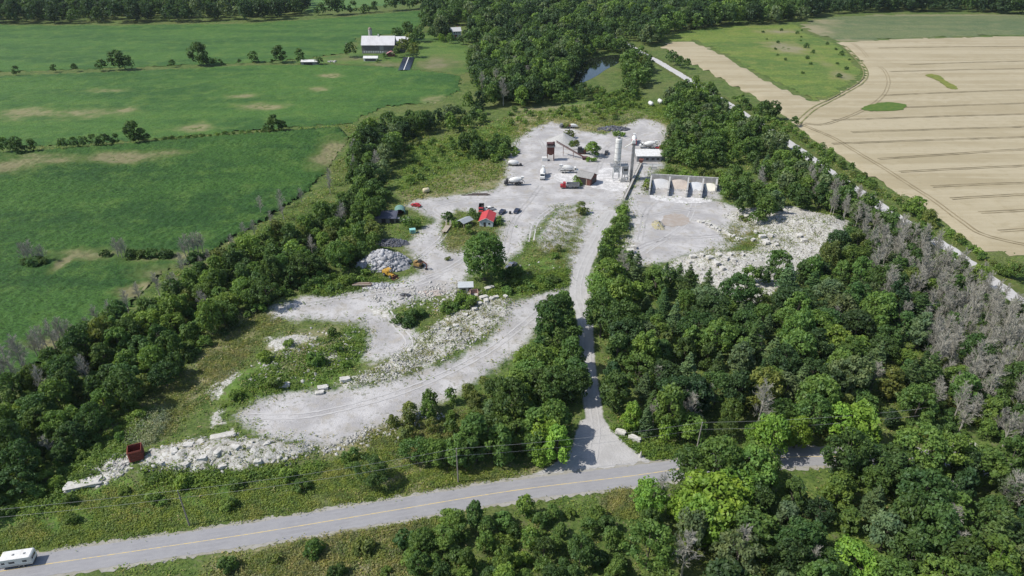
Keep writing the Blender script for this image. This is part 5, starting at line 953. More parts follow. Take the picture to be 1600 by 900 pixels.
# grey shelter
hd = heading((716,355),(736,346)); e = empty('open_shelter', at((718,356),(735,350)), hd); tag(e, 'grey-roofed open shelter half hidden in bushes left of the red roof', 'shelter')
for x in (-2.4, 2.4):
    for y in (-1.8, 1.8): b = MB(); b.box(x, y, 0, .16, .16, 2.6); b.build('post', M_WOOD, e)
b = MB(); b.prism([(-2.3, 2.45), (0, 3.3), (2.3, 2.45), (2.3, 2.58), (0, 3.45), (-2.3, 2.58)], -3.0, 3.0, 'x'); b.build('roof', mat('grey_sheet', (.34, .37, .38), (.27, .29, .3), .5), e); b = MB(); b.box(0, 1.75, .1, 4.6, .08, 2.2); b.build('back_wall', M_WOOD, e)
# timber ramp trailer
hd = heading((702,352),(692,366)); e = empty('flat_trailer', at((702,354),(692,366)), hd); tag(e, 'wooden-decked flat trailer with two raised ramps beside the island', 'trailer')
for i in range(6): b = MB(); b.box(0, -.95 + .38 * i, .8, 6.2, .34, .08); b.build('deck_plank', M_WOOD, e)
b = MB(); b.box(0, .6, .6, 6.2, .12, .2); b.box(0, -.6, .6, 6.2, .12, .2); b.box(3.6, 0, .6, 1.4, .12, .12); b.build('frame', M_RUST, e)
for y in (-.8, .8): b = MB(); b.prism([(-3.1, .88), (-2.9, .88), (-3.5, 2.9), (-3.7, 2.9)], y - .22, y + .22); b.build('ramp', M_WOOD, e)
wheels(e, (-.8, -1.8), 1.05, .38, .25)
# brown open garage
cA = P(905, 289); cB = P(929, 289); hd = R(90); 
e, w = gable_house('open_garage', ((cA[0] + cB[0]) / 2, cA[1] + 3.4, 0), R(-32), 7.6, 6.6, 3.6, 1.7, M_RUST, mat('grey_shingle', (.30, .295, .285), (.22, .215, .21), .9), 'rust-brown garage with grey gable roof beside the dump truck', 'garage')
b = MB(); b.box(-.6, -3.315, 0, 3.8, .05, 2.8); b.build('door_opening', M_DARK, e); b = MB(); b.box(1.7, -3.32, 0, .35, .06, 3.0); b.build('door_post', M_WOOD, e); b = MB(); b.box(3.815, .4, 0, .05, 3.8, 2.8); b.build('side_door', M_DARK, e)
# white-roofed shed
e = empty('low_shed', at((996,252),(1032,254)), 0); e.location.y += 4.6; tag(e, 'long low shed with bright white flat roof behind the aggregate yard', 'shed')
b = MB(); b.box(0, 0, 0, 12.6, 9.0, 2.9); w = b.build('wall', mat('grey_block', (.26, .26, .26), (.2, .2, .2), .9), e); b = MB(); b.prism([(-4.8, 2.95), (4.8, 3.5), (4.8, 3.72), (-4.8, 3.17)], -6.7, 6.7, 'x'); r = b.build('roof', M_WHITE, e)
for x in (-4, -1, 2, 4.6): b = MB(); b.box(x, -4.52, 1.0, 1.4, .05, 1.1); b.build('window', M_GLASS, e)
for i in range(9): b = MB(); b.prism([(-4.8, 3.18), (4.8, 3.73), (4.8, 3.80), (-4.8, 3.25)], -6.5 + i * 1.62, -6.42 + i * 1.62, 'x'); b.build('roof_seam', M_WHITE, r)
for px, py, L in [(1002,258,4.5),(1012,260,4.8),(1020,259,3.6),(1027,260,4.4),(1008,265,0),(1020,264,4.0)]:
    if L: b = MB(); b.prism([(-.4, 0), (.4, 0), (.4, .3), (.18, .5), (.14, 1.1), (-.14, 1.1), (-.18, .5), (-.4, .3)], -L / 2, L / 2, 'x'); o = b.build('concrete_barrier', M_WHITE if px != 1020 else M_CONC, None, H(px, py)); tag(o, 'white concrete barrier in the row before the white-roofed shed', 'barrier', 'barriers before the white-roofed shed')
# aggregate bays
BAYS = [((1017,283),(1014,305)), ((1046,285),(1043,307)), ((1075,286),(1072,309)), ((1098,288),(1095,310)), ((1119,289),(1118,300))]
for i, (bk, fr) in enumerate(BAYS):
    p, q = P(*bk), P(*fr); L = math.hypot(q[0] - p[0], q[1] - p[1]); hd = math.atan2(q[1] - p[1], q[0] - p[0]); e = empty('bay_wall', ((p[0] + q[0]) / 2, (p[1] + q[1]) / 2, 0), hd)
    tag(e, ['leftmost', 'second from left', 'middle', 'fourth from left', 'short rightmost'][i] + ' concrete dividing wall of the aggregate bays', 'wall', 'dividing walls of the aggregate bays')
    n = max(int(L / 1.8), 3); w_ = L / n
    for r in range(4):
        for k in range(n):
            b = MB(); b.box(-L / 2 + w_ * (k + .5), 0, r * .76, w_ - .05, .72, .73, ch=.03)
            if not (r == 3 and k >= n - 1): b.build('concrete_block', M_CONC, e)
p, q = P(1017, 281.5), P(1122, 288); L = math.hypot(q[0] - p[0], q[1] - p[1]); e = empty('bay_back_wall', ((p[0] + q[0]) / 2, (p[1] + q[1]) / 2 + .8, 0), math.atan2(q[1] - p[1], q[0] - p[0])); tag(e, 'long concrete block wall closing the back of the aggregate bays', 'wall')
for r in range(4):
    for k in range(18): b = MB(); b.box(-L / 2 + L / 18 * (k + .5), 0, r * .76, L / 18 - .05, .72, .73, ch=.03); b.build('concrete_block', M_CONC, e)
for i, (c1, c2, h, lab, px) in enumerate([((.46, .46, .46), (.5, .5, .5), 2.3, 'pale grey crushed stone piled in the leftmost aggregate bay', 1030), ((.42, .36, .31), (.47, .41, .36), 2.5, 'pinkish brown sand piled in the second aggregate bay', 1059), ((.46, .48, .50), (.52, .53, .54), 1.8, 'pale blue-grey stone piled in the third aggregate bay', 1086), ((.60, .58, .50), (.64, .62, .54), 1.6, 'cream stone piled in the fourth aggregate bay', 1107)]):
    w_ = [8.0, 8.0, 6.0, 5.4][i]; x, y = P(px, 285.5 + .06 * (px - 1020)); e = empty('stone_pile', (x, y - .2, 0)); tag(e, lab, 'stone pile'); V, F = [], []; k = 12
    for b_ in range(k + 1):
        for a in range(k + 1):
            u = a / k; v = b_ / k; z = h * max(1 - (1.25 * (1 - v)) ** 1.4, 0) * (1 - .35 * (2 * u - 1) ** 2) + random.uniform(-.06, .06); V.append(((u - .5) * w_, -7.2 * (1 - v), max(z, -.05) if b_ else -.06))
    for b_ in range(k):
        for a in range(k): q0 = b_ * (k + 1) + a; F.append((q0, q0 + 1, q0 + k + 2, q0 + k + 1))
    me = bpy.data.meshes.new('pile_surface'); me.from_pydata(V, [], F); me.materials.append(gravel_mat('bay_fill_%d' % i, c1, c2)); me.polygons.foreach_set('use_smooth', np.ones(len(F), bool)); link('pile_surface', me, e)
    C = np.stack([(RNG.random(70) - .5) * w_, -3 - RNG.random(70) * 6, np.full(70, .08)], 1); o = rocks('loose_stones', C, sizes(70, .1, .4), M_STONE, None, None); o.parent = e
# batching plant
x, y = P(962, 281); e = empty('batching_plant', (x, y, 0)); tag(e, 'tall white concrete batching plant with cement silo on steel legs', 'batching plant')
b = MB(); b.lathe((0, 0, 8.2), (0, 0, 20.5), [(0, .4), (.14, 1.45), (.97, 1.45), (1, 1.1)], 18); si = b.build('cement_silo', M_WHITE, e, smooth=False)
for z in (11, 13.5, 16, 18.5): b = MB(); b.lathe((0, 0, z), (0, 0, z + .12), [(0, 1.5), (1, 1.5)], 18); b.build('silo_ring', M_STEEL, si)
b = MB(); b.box(0, 0, 20.45, 1.3, 1.3, 1.0, ch=.2); b.build('dust_filter', M_STEEL, si)
b = MB(); [b.box(1.55, s * .22, 8, .07, .07, 12.8) for s in (-1, 1)]; [b.box(1.55, 0, 8.2 + i * .6, .05, .4, .05) for i in range(21)]; b.build('ladder', M_STEEL, si)
for sx in (-1.5, 1.5):
    for sy in (-1.5, 1.5): b = MB(); b.box(sx, sy, 0, .28, .28, 10.4); b.build('leg', M_WHITE, e)
b = MB()
for s in (-1.5, 1.5):
    b.tube((s, -1.5, .6), (s, 1.5, 4.0), .07); b.tube((s, 1.5, .6), (s, -1.5, 4.0), .07); b.tube((-1.5, s, 4.2), (1.5, s, 7.2), .07); b.tube((1.5, s, 4.2), (-1.5, s, 7.2), .07)
b.build('cross_brace', M_STEEL, e)
b = MB(); b.box(1.2, 0, 7.4, 8.6, 4.2, .14); pf = b.build('platform', M_STEEL, e); b = MB()
for yy in (-2.05, 2.05): b.box(1.2, yy, 8.4, 8.6, .06, .06); [b.box(-3 + i * 1.05, yy, 7.54, .06, .06, .9) for i in range(9)]
b.build('railing', M_STEEL, pf)
b = MB(); b.box(-.2, 0, 4.2, 2.6, 2.6, 3.1, tx=1.15, ty=1.15); b.build('weigh_hopper', M_WHITE, e); b = MB(); b.box(4.2, 0, 3.2, 2.6, 3.0, 4.1); b.box(4.2, 0, 0, .3, .3, 3.2); b.box(3.2, 1.1, 0, .25, .25, 3.2); b.box(5.2, -1.1, 0, .25, .25, 3.2); b.build('control_cabin', M_CONC, e)
b = MB(); b.box(4.2, -1.53, 5.0, 1.8, .05, 1.2); b.build('cabin_window', M_GLASS, e); b = MB(); b.lathe((1.5, -2.6, 1.4), (5.2, -2.9, 1.2), [(0, .3), (.1, .75), (.9, .75), (1, .3)], 12); b.build('water_tank', M_WHITE, e)
b = MB(); b.box(3.0, -3.4, 0, 2.6, .4, 2.2); b.box(6.0, -2.2, 0, .4, 3.4, 2.4); b.build('loading_wall', M_CONC, e)
x, y = P(985.5, 282); e = empty('bucket_elevator', (x, y, 0)); tag(e, 'narrow grey lattice elevator tower right of the white silo', 'elevator tower'); b = MB()
for sx in (-.55, .55):
    for sy in (-.55, .55): b.box(sx, sy, 0, .14, .14, 19)
b.build('mast', M_STEEL, e)
for i in range(10): b = MB(); z = .4 + i * 1.85; b.tube((-.55, -.55, z), (.55, -.55, z + 1.8), .05, n=4); b.tube((.55, -.55, z), (.55, .55, z + 1.8), .05, n=4); b.tube((-.55, .55, z), (-.55, -.55, z + 1.8), .05, n=4); b.build('lattice_brace', M_STEEL, e)
b = MB(); b.box(0, 0, .2, .6, .6, 18.4); b.build('elevator_leg', M_STEEL, e); b = MB(); b.box(-.2, 0, 18.6, 1.9, 1.5, 1.5, tx=.7); b.tube((-.6, 0, 18.8), (-4.4, 0, 16.4), .28); b.build('head_and_spout', M_WHITE, e)
p, q = P(1002, 256), P(975, 313); L = math.hypot(q[0] - p[0], q[1] - p[1]); e = empty('conveyor', ((p[0] + q[0]) / 2, (p[1] + q[1]) / 2, 0), math.atan2(q[1] - p[1], q[0] - p[0])); tag(e, 'long low belt conveyor running toward the camera beside the batching plant', 'conveyor')
b = MB(); [b.box(0, s * .5, 1.0, L, .1, .5) for s in (-1, 1)]; b.build('frame', M_WOOD, e); b = MB(); b.box(0, 0, 1.25, L, .86, .06); b.build('belt', M_CONC, e)
for i in range(12):
    b = MB(); xx = -L / 2 + L / 12 * (i + .5); b.box(xx, .5, 0, .14, .14, 1.0); b.box(xx, -.5, 0, .14, .14, 1.0); b.build('support', M_WOOD, e)
b = MB(); b.box(-L / 2 + 1.2, 0, 1.5, 2.2, 1.6, 1.3, tx=1.3, ty=1.4); b.build('feed_hopper', M_RUST, e)
# rust-red hopper tower and its conveyor
x, y = P(860, 250); e = empty('hopper_tower', (x, y, 0)); tag(e, 'rust-red steel hopper tower on legs before the gravel heap', 'hopper tower')
for sx in (-1.7, 1.7):
    for sy in (-1.5, 1.5): b = MB(); b.box(sx, sy, 0, .3, .3, 7.6); b.build('leg', M_RUST, e)
b = MB(); b.box(0, 0, 4.0, 3.6, 3.2, 3.4); b.box(0, 0, 2.8, 1.2, 1.2, 1.2, tx=2.9, ty=2.6); b.build('bin', M_RUST, e); b = MB(); b.box(0, 0, 7.45, 4.6, 4.0, .16); b.build('deck', M_STEEL, e)
b = MB(); b.box(-.4, 0, 7.6, 2.8, 2.4, 1.6, tx=1.25, ty=1.2); b.box(1.6, .6, 7.6, 1.0, 1.2, 1.9); b.build('screen', mat('dark_rust', (.10, .04, .04), (.06, .035, .035), .9), e)
b = MB()
for yy in (-1.9, 1.9): b.box(0, yy, 8.5, 4.5, .06, .06); [b.box(-2.2 + i * 1.1, yy, 7.6, .06, .06, .9) for i in range(5)]
b.build('railing', M_STEEL, e); b = MB(); b.box(-3.0, -.6, 0, 2.8, 2.6, 1.7); b.build('generator_box', M_WHITE, e)
p, q = P(868, 238), P(914, 249); e = empty('inclined_conveyor', (0, 0, 0)); tag(e, 'rusty inclined conveyor running right from the hopper tower', 'conveyor')
A = Vector((p[0], p[1] - 4, 7.6)); B = Vector((q[0], q[1], 1.0)); e.location = (B.x, B.y, 0); A -= e.location; B -= e.location; b = MB()
for s in (-.45, .45): b.tube(A + Vector((0, s, 0)), B + Vector((0, s, 0)), .14, n=4); b.tube(A + Vector((0, s, -.7)), B + Vector((0, s, -.5)), .09, n=4)
for i in range(14): u = i / 14; v = (i + 1) / 14; b.tube(A.lerp(B, u) + Vector((0, -.45, 0)), A.lerp(B, v) + Vector((0, -.45, -.6)), .05, n=3)
b.build('truss', M_RUST, e); b = MB(); b.add([A + Vector((0, -.4, .16)), A + Vector((0, .4, .16)), B + Vector((0, .4, .16)), B + Vector((0, -.4, .16))], [(0, 1, 2, 3)]); b.build('belt', M_DARK, e)
for u in (.25, .6): c = A.lerp(B, u); b = MB(); b.tube((c.x, c.y - .5, 0), (c.x, c.y - .5, c.z - .3), .09); b.tube((c.x, c.y + .5, 0), (c.x, c.y + .5, c.z - .3), .09); b.build('trestle', M_RUST, e)
b = MB(); b.box(0, 0, 0, 2.6, 2.2, 1.3, tx=1.2, ty=1.2); b.build('feeder', mat('dark_rust', (.1, .04, .04)), e)
e = empty('crusher', H(909, 240)); tag(e, 'dark crusher unit in the shade left of the green bush', 'crusher'); b = MB(); b.box(0, 0, .8, 4.6, 2.4, 1.6, ch=.2); b.box(-1.2, 0, 2.4, 1.8, 1.8, 1.2, tx=1.3, ty=1.2); b.build('body', M_DARK, e); b = MB(); b.lathe((1.6, -1.25, 1.9), (1.6, -1.5, 1.9), [(0, .8), (1, .8)], 14); b.build('flywheel', M_RUST, e); b = MB(); b.box(0, 0, 0, 4.0, 2.0, .8); b.build('skid', M_RUST, e)
# pressure tanks at the end of the yard
for px, py, lab in [(1016.5, 165.5, 'white round-ended tank nearer the yard, left of two'), (1031, 162, 'white round-ended tank farther right by the trees')]:
    e = empty('round_tank', H(px, py), R(100)); tag(e, lab, 'tank', 'white tanks beyond the yard'); b = MB(); b.lathe((-2.6, 0, 1.75), (2.6, 0, 1.75), [(0, .1), (.03, .55), (.1, 1.05), (.2, 1.3), (.8, 1.3), (.9, 1.05), (.97, .55), (1, .1)], 16); b.build('shell', M_WHITE, e, smooth=True)
    for x in (-1.3, 1.3): b = MB(); b.box(x, 0, 0, .4, 1.8, .8); b.build('saddle', M_CONC, e)
    b = MB(); b.lathe((0, 0, 3.0), (0, 0, 3.35), [(0, .3), (1, .3)], 10); b.build('manhole', M_STEEL, e)
# cream tank, pipe, teal box
e = empty('cream_tank', H(666, 301), .5); tag(e, 'cream-coloured tank lying in the grass at the yard edge', 'tank'); b = MB(); b.lathe((-1.6, 0, 1.2), (1.6, 0, 1.2), [(0, .5), (.06, .95), (.15, 1.1), (.85, 1.1), (.94, .95), (1, .5)], 16); b.build('shell', mat('cream_paint', (.62, .55, .36), (.5, .44, .3), .6), e, smooth=True); b = MB(); b.box(-.9, 0, 0, .3, 1.4, .5); b.box(.9, 0, 0, .3, 1.4, .5); b.build('saddle', M_RUST, e)
p, q = P(721, 305), P(768, 305); e = empty('pipe_stack', ((p[0] + q[0]) / 2, (p[1] + q[1]) / 2, 0), math.atan2(q[1] - p[1], q[0] - p[0])); tag(e, 'long dark stack of poles lying along the meadow edge of the yard', 'poles'); L = q[0] - p[0]
for i, (yy, zz, a, b_) in enumerate([(-.35, .2, -.5, .36), (.05, .2, -.3, .46), (.42, .2, -.2, .44), (-.15, .52, -.28, .4), (.24, .52, -.1, .38), (.05, .84, -.15, .36)]): b = MB(); b.tube((L * a, yy, zz), (L * b_, yy, zz), .2, .18, 8); b.build('pole', mat('weathered_pole', (.15, .12, .11), (.09, .075, .07), .9), e)
e = empty('utility_box', H(645, 364), .2); tag(e, 'small teal equipment box beside the round bush', 'box'); b = MB(); b.box(0, 0, .15, 2.3, 1.7, 1.6, ch=.12); b.build('body', mat('teal_paint', (.30, .62, .56), (.24, .5, .46), .5), e); b = MB(); b.box(0, 0, 1.76, 2.5, 1.9, .12, tx=.9, ty=.85); b.build('lid', mat('teal_paint', (.3, .6, .55)), e); b = MB(); b.box(0, -.86, .5, 1.4, .03, .9); b.build('door', mat('teal_dark', (.16, .36, .34)), e)
# long dark shed, green shelter, white sheeted trailer
x, y = P(600, 349); e = empty('long_shed', (x - 1.5, y + 2.6, 0), R(-2)); tag(e, 'long shed with dark slate-blue roof against the wooded belt', 'shed'); b = MB(); b.box(0, 0, 0, 13.0, 4.8, 2.3); b.build('wall', mat('grey_boards', (.24, .23, .22), (.17, .16, .15), .9), e)
b = MB(); b.prism([(-2.8, 2.2), (2.8, 3.5), (2.8, 3.65), (-2.8, 2.35)], -6.9, 6.9, 'x'); r = b.build('roof', mat('slate_roof', (.085, .09, .125), (.065, .07, .095), .5), e)
for i in range(8): b = MB(); b.prism([(-2.8, 2.36), (2.8, 3.66), (2.8, 3.71), (-2.8, 2.41)], -6.6 + i * 1.85, -6.54 + i * 1.85, 'x'); b.build('roof_seam', mat('slate_roof', (.09, .1, .13)), r)
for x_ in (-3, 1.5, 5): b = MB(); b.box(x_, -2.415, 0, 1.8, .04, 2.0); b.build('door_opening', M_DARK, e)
e = empty('green_shelter', H(625, 333), R(8)); tag(e, 'green tarpaulin arched shelter at the end of the long shed', 'shelter'); b = MB(); n = 9; pr = [(2.3 * math.cos(math.pi * i / n), .9 + 1.9 * math.sin(math.pi * i / n)) for i in range(n + 1)]; pr2 = [(a * .96, z * .97) for a, z in pr[::-1]]
b.prism([(2.3, 0)] + pr + [(-2.3, 0), (-2.2, 0)] + pr2 + [(2.2, 0)], -2.6, 2.6); b.build('tarpaulin', mat('green_tarp', (.16, .30, .25), (.12, .22, .19), .6), e); b = MB(); [b.box(s * 2.1, -2.5, 0, .1, .1, 1.5) for s in (-1, 1)]; b.build('post', M_STEEL, e); b = MB(); b.box(0, .3, 0, 2.2, 2.4, 1.1, tx=.8); b.build('stored_goods', M_RUST, e)
e = empty('sheeted_trailer', H(634, 346), R(12)); tag(e, 'low trailer under a white sheet below the green shelter', 'trailer'); b = MB(); b.box(0, 0, .7, 4.2, 2.5, .7, tx=.92, ty=.86, ch=.2); b.box(.6, 0, 1.4, 2.4, 1.9, .35, tx=.7, ty=.6, ch=.2); b.build('white_sheet', M_WHITE, e); b = MB(); b.box(0, 0, .45, 4.2, 2.2, .22); b.box(2.8, 0, .5, 1.4, .14, .12); b.build('frame', M_STEEL, e); wheels(e, (.0,), 1.0, .34, .22)
e = empty('grey_cabinet', H(621, 347), .1); tag(e, 'plain grey cabinet between long shed and white sheet', 'cabinet'); b = MB(); b.box(0, 0, 0, 2.0, 1.6, 1.9, ch=.06); b.build('body', M_STEEL, e); b = MB(); b.box(0, -.81, .15, 1.6, .03, 1.6); b.build('door', M_DARK, e)
e = empty('timber_stack', H(566, 447), .05); tag(e, 'stack of brown timber in the weeds left of the rubble', 'timber')
for r_ in range(4):
    for k in range(5): b = MB(); b.box(random.uniform(-.3, .3), -1 + k * .42, r_ * .3, 6.2 + random.uniform(-.8, .5), .36, .25); b.build('beam', [M_WOOD, mat('brown_timber', (.17, .11, .085), (.11, .075, .06), .9)][(r_ + k) % 3 > 0], e)
# hut
e = empty('site_hut', H(728, 456), R(4)); tag(e, 'small pale hut with light grey roof on the quarry shelf', 'hut'); b = MB(); b.box(0, 0, 0, 4.4, 2.6, 2.5); b.build('wall', mat('cream_boards', (.52, .52, .48), (.42, .42, .39), .85), e); b = MB(); b.prism([(-1.8, 2.45), (1.8, 2.8), (1.8, 2.95), (-1.8, 2.6)], -2.7, 2.7, 'x'); b.build('roof', mat('light_sheet', (.50, .53, .55), (.42, .44, .46), .5), e)
b = MB(); b.box(1.3, -1.31, 0, .9, .04, 2.0); b.build('door', M_DARK, e); b = MB(); b.box(-.7, -1.31, 1.1, 1.4, .04, .8); b.build('window', M_GLASS, e); b = MB(); b.box(-.2, -2.3, 0, 4.6, 1.7, .35); b.build('step', M_WHITE, e)
e = empty('brick_bin', H(741, 465), R(12)); tag(e, 'brick-coloured open bin in front of the small hut', 'bin'); b = MB(); BR = mat('brick_panel', (.42, .27, .22), (.34, .24, .20), .9)
for a in ((-1.3, 0, .12, 2.0), (1.3, 0, .12, 2.0), (0, .95, 2.6, .12)): b.box(a[0], a[1], 0, a[2], a[3], 2.1)
b.build('panel', BR, e); b = MB(); b.box(0, 0, 0, 2.5, 1.8, .5); b.build('contents', M_CONC, e)
for px, py, lab in [(716,462,'small red and black engine in front of the hut'), (722,466,'dark machine part lying left of the brick bin')]:
    e = empty('machine_part', H(px, py), random.random()); tag(e, lab, 'machine part'); b = MB(); b.box(0, 0, .2, 1.3, .8, .8, ch=.15); b.tube((-.8, 0, .5), (.9, 0, .55), .22, n=10); b.build('body', M_RED if px == 722 else M_DARK, e); b = MB(); b.box(0, 0, 0, 1.6, 1.0, .2); b.build('skid', M_RUST, e)
# rust-red steel bin on the bank
e = empty('steel_bin', H(219, 726), R(24)); tag(e, 'rust-red ribbed steel bin on the white bank at left', 'steel bin'); RB = mat('red_rust', (.24, .055, .035), (.15, .045, .035), .8, scale=1.4); b = MB()
b.box(0, -1.4, .1, 2.9, .1, 3.0); b.box(0, 1.4, .1, 2.9, .1, 3.0); b.box(-1.45, 0, .1, .1, 2.7, 3.0); b.box(1.45, 0, .1, .1, 2.7, 3.0); b.box(0, 0, .1, 2.8, 2.7, .1); b.build('shell', RB, e)
for i in range(5): b = MB(); z = .3 + i * .62; b.box(0, -1.51, z, 3.0, .12, .14); b.box(0, 1.51, z, 3.0, .12, .14); b.box(-1.56, 0, z, .12, 3.0, .14); b.box(1.56, 0, z, .12, 3.0, .14); b.build('rib', RB, e)

# ------------------------------------------------------------------ farm
M_BARNW = mat('grey_barn_boards', (.165, .150, .155), (.115, .105, .11), .95, scale=.8); M_BARNR = mat('barn_metal_roof', (.66, .65, .66), (.55, .535, .54), .45, scale=.25); M_STONEW = mat('field_stone', (.30, .29, .27), (.2, .19, .18), .95, scale=2)
pA, pB = P(566, 84), P(617, 84); L = pB[0] - pA[0]; e = empty('barn', ((pA[0] + pB[0]) / 2, pA[1] + 6.6, 0), R(0)); tag(e, 'big grey wooden barn with white metal gable roof in the fields', 'barn'); W = 13.0
b = MB(); b.box(0, 0, 0, L, W, 2.6); st = b.build('stone_base', M_STONEW, e); b = MB(); b.prism([(-W / 2, 2.62), (W / 2, 2.62), (W / 2, 7.4), (0, 13.4), (-W / 2, 7.4)], -L / 2 + .02, L / 2 - .02, 'x'); w = b.build('wall', M_BARNW, e)
b = MB(); k = 6.0 / 6.5
for s in (-1, 1): b.prism([(0, 13.5), (s * 7.1, 13.5 - k * 7.1), (s * 7.1, 13.7 - k * 7.1), (0, 13.72)], -L / 2 - .4, L / 2 + .4, 'x')
r = b.build('roof', M_BARNR, e)
for i in range(16):
    xx = -L / 2 + L / 15 * i * .999; b = MB(); b.prism([(0, 13.72), (-7.1, 13.7 - k * 7.1), (-7.1, 13.76 - k * 7.1), (0, 13.79)], xx - .05, xx + .05, 'x'); b.build('roof_seam', M_BARNR, r)
for i in range(9): b = MB(); b.box(-L / 2 + 2.0 + i * 2.0, -W / 2 - .03, .9, 1.0, .05, 1.3); b.build('window', M_WHITE, st)
b = MB(); b.box(3.0, -W / 2 - .03, 3.0, 3.4, .06, 3.4); b.build('barn_door', mat('pale_boards', (.30, .29, .29)), w); b = MB(); b.box(0, 0, 13.6, 1.2, 1.2, 1.4, tx=.8, ty=.8); b.build('cupola', M_WHITE, r)
pw = at((620, 82)); e2 = empty('barn_wing', (pB[0] + 2.6, pA[1] + 15, 0), 0); tag(e2, 'smaller grey wing behind the barn with its own white roof', 'barn'); b = MB(); b.prism([(-5.5, 0), (5.5, 0), (5.5, 7.5), (0, 11.5), (-5.5, 7.5)], -5, 5.2, 'x'); b.build('wall', M_BARNW, e2); b = MB()
for s in (-1, 1): b.prism([(0, 11.6), (s * 6.0, 7.25), (s * 6.0, 7.45), (0, 11.82)], -5.6, 5.6, 'x')
b.build('roof', M_BARNR, e2)
x, y = P(580.5, 72); e = empty('silo', (x, y, 0)); tag(e, 'pale farm silo with domed cap behind the barn', 'silo'); b = MB(); b.lathe((0, 0, 0), (0, 0, 14.5), [(0, 1.7), (1, 1.7)], 16); b.build('shell', M_CONC, e); b = MB(); b.lathe((0, 0, 14.5), (0, 0, 16.4), [(0, 1.8), (.4, 1.6), (.8, .9), (1, .2)], 16); b.build('dome', mat('dark_dome', (.22, .17, .14), (.15, .12, .1)), e)
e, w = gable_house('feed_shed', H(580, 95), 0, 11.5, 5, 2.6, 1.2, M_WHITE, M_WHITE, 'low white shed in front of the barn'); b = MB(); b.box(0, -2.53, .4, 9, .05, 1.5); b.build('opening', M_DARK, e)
e = empty('red_tent_shed', H(611, 88), R(-90)); tag(e, 'small shed with red and white roof at the barn corner', 'shed'); b = MB(); b.prism([(-3.2, 0), (3.2, 0), (3.2, 2.4), (0, 4.0), (-3.2, 2.4)], -2.4, 2.4, 'x'); b.build('wall', M_RUST, e); b = MB()
for s in (-1, 1): b.prism([(0, 4.1), (s * 3.7, 2.25), (s * 3.7, 2.4), (0, 4.26)], -2.8, 2.8, 'x')
b.build('roof', mat('faded_red_roof', (.50, .12, .14), (.6, .4, .4), .5), e)
for s in (-1, 1): b = MB(); b.prism([(0, 4.27), (s * 3.72, 2.42), (s * 3.72, 2.47), (0, 4.32)], 2.2, 2.6, 'x'); b.build('roof_trim', M_WHITE, e)
e = empty('panel_array', at((632,108),(638,94)), heading((632,110),(639,92))); tag(e, 'dark blue-black panel array lying in the grass below the barn', 'panel array')
pL = math.dist(P(629, 111), P(640, 91)); n = 12
for s in (-1, 1):
    for i in range(n): b = MB(); xx = -pL / 2 + pL / n * (i + .5); b.add([(xx - pL / n / 2 + .06, s * .5, 1.1), (xx + pL / n / 2 - .06, s * .5, 1.1), (xx + pL / n / 2 - .06, s * 4.6, .7), (xx - pL / n / 2 + .06, s * 4.6, .7)], [(0, 1, 2, 3)]); [b.v.append((a, c, z - .06)) for a, c, z in list(b.v)]; b.f += [(4, 5, 6, 7), (0, 1, 5, 4), (1, 2, 6, 5), (2, 3, 7, 6), (3, 0, 4, 7)]; b.build('panel', mat('dark_panel', (.012, .016, .035), (.02, .024, .045), .3), e)
b = MB(); b.box(0, 0, .95, pL, .7, .1); b.build('centre_walkway', M_WHITE, e); b = MB(); [b.box(-pL / 2 + pL / 6 * (i + .5), s * 2.4, 0, .15, .15, .82) for i in range(6) for s in (-1, 1)]; b.build('supports', M_STEEL, e)
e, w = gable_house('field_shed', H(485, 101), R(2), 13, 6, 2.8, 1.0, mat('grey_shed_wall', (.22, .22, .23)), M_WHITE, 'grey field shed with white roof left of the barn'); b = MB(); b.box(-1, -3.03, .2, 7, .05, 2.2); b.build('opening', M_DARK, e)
C = np.column_stack([np.array([P(512 + 12 * RNG.random(), 96 + 2 * RNG.random()) for _ in range(26)]), np.full(26, .3)]); rocks('white_bales', C, sizes(26, .5, 1.1, 1), M_STONE, 'scattered white wrapped lumps right of the field shed', 'bales')
e, w = gable_house('farmhouse', H(711, 57), R(14), 11, 8, 5.4, 3.0, M_WHITE, mat('house_roof', (.6, .6, .6), (.5, .5, .5)), 'white farmhouse among the trees right of the barn', 'house')
for x_ in (-4, -1.3, 1.3, 4):
    for z_ in (1.0, 3.8): b = MB(); b.box(x_ * .85, -4.03, z_ * .9, 1.0, .05, 1.3); b.build('window', M_GLASS, e)
b = MB(); b.box(3.0, .8, 7.4, .9, .9, 2.0); b.build('chimney', mat('brick', (.3, .12, .09)), e); b = MB(); b.box(0, -4.04, 0, 1.1, .06, 2.2); b.build('door', M_RED, e)
e = empty('machine_shed', H(632, 66), 0); tag(e, 'low pale machine shed behind trees right of the barn', 'shed'); b = MB(); b.prism([(-3.5, 0), (3.5, 0), (3.5, 3.6), (-3.5, 3.0)], -6, 6, 'x'); b.build('wall', M_BARNW, e); b = MB(); b.prism([(-3.8, 3.02), (3.8, 3.68), (3.8, 3.82), (-3.8, 3.16)], -6.4, 6.4, 'x'); b.build('roof', M_WHITE, e)

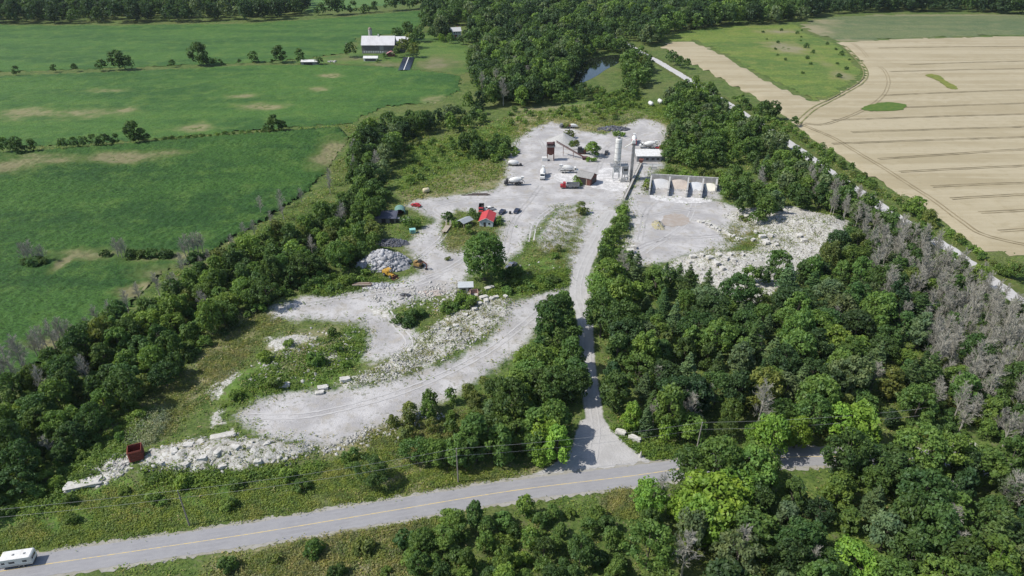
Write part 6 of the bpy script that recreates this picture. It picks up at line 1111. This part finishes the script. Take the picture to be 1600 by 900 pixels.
# ------------------------------------------------------------------ utility poles and wires
M_POLE = mat('pole_wood', (.27, .24, .21), (.2, .18, .155), .9, scale=2); M_POLEP = mat('pole_pale', (.42, .39, .33), (.33, .3, .25), .9, scale=2); M_WIRE = mat('wire', (.30, .31, .30), (.26, .26, .26), .5)
tops = []
for i, (px, py, lab) in enumerate([(-330, 880, None), (296, 821, 'wooden utility pole on the left part of the grass verge'), (716, 754, 'wooden utility pole on the verge left of the junction'), (1086, 712, 'pale utility pole right of the junction, leaning slightly'), (1420, 690, None)]):
    x, y = P(px, py); hp = 10.6
    if lab or px < 0:
        e = empty('utility_pole', (x, y, float(hgt(x, y)))); tag(e, lab or 'farthest left wooden utility pole, beside the paved road left of the travel trailer', 'utility pole', 'poles carrying the wires along the paved road')
        lean = .35 if i == 3 else 0.0; b = MB(); b.tube((0, 0, -.3), (lean, 0, hp), .19, .12, 8); b.build('post', M_POLEP if i == 3 else M_POLE, e)
        b = MB(); b.tube((lean, 0, hp), (lean, 0, hp + .25), .05, .03); b.build('insulator', M_WHITE, e); b = MB(); b.box(lean * .8, -.16, hp - 2.1, .12, .2, .16); b.build('bracket', M_STEEL, e)
    tops.append((x + (.35 if i == 3 else 0), y, hp))
for i in range(len(tops) - 1):
    for dz, wl in ((.2, 'upper'), (-2.0, 'lower')):
        A = Vector(tops[i]) + Vector((0, -.1, dz)); B = Vector(tops[i + 1]) + Vector((0, -.1, dz)); b = MB(); n = 14; pts = [A.lerp(B, k / n) - Vector((0, 0, 4 * .9 * (k / n) * (1 - k / n))) for k in range(n + 1)]
        for k in range(n): b.tube(pts[k], pts[k + 1], .028, n=4, caps=False)
        tag(b.build('power_wire', M_WIRE), f"{wl} wire {['left of the leftmost pole', 'between the two poles on the left verge', 'spanning the driveway entrance', 'right of the pale pole'][i]}", 'wire', 'wires along the paved road')

# blocks of one group told apart by their place
import collections
grp = collections.defaultdict(list)
for o in COL.objects:
    if o.name.split('.')[0] in ('boulder', 'concrete_barrier') and o.get('group'): grp[(o['group'], o['label'])].append(o)
for (g, l), m in grp.items():
    m.sort(key=lambda o: o.location.x / o.location.y)
    for i, o in enumerate(m): o['label'] = (['leftmost'] + [q + ' from left' for q in ORD[1:]])[i] + ' of the ' + g.replace('blocks', 'white limestone blocks').replace('slabs', 'flat limestone slabs').replace('barriers', 'white concrete barriers')
# ------------------------------------------------------------------ summer haze
HX, HY0, HY1, HZ = 2610.0, -310.0, 2610.0, 124.0
b = MB(); b.add([(-HX, HY0, -1), (HX, HY0, -1), (HX, HY1, -1), (-HX, HY1, -1), (-HX, HY0, HZ), (HX, HY0, HZ), (HX, HY1, HZ), (-HX, HY1, HZ)], [(0, 3, 2, 1), (4, 5, 6, 7), (0, 1, 5, 4), (1, 2, 6, 5), (2, 3, 7, 6), (3, 0, 4, 7)])
hm = bpy.data.materials.new('haze'); hm.use_nodes = True; hm.node_tree.nodes.clear(); ho = hm.node_tree.nodes.new('ShaderNodeOutputMaterial'); hv = hm.node_tree.nodes.new('ShaderNodeVolumePrincipled')
hv.inputs['Color'].default_value = (.80, .88, 1.0, 1); hv.inputs['Density'].default_value = .00003; hv.inputs['Anisotropy'].default_value = .2; hm.node_tree.links.new(hv.outputs[0], ho.inputs['Volume'])
tag(b.build('haze', hm), 'thin summer haze over the whole landscape', 'haze', kind='stuff')
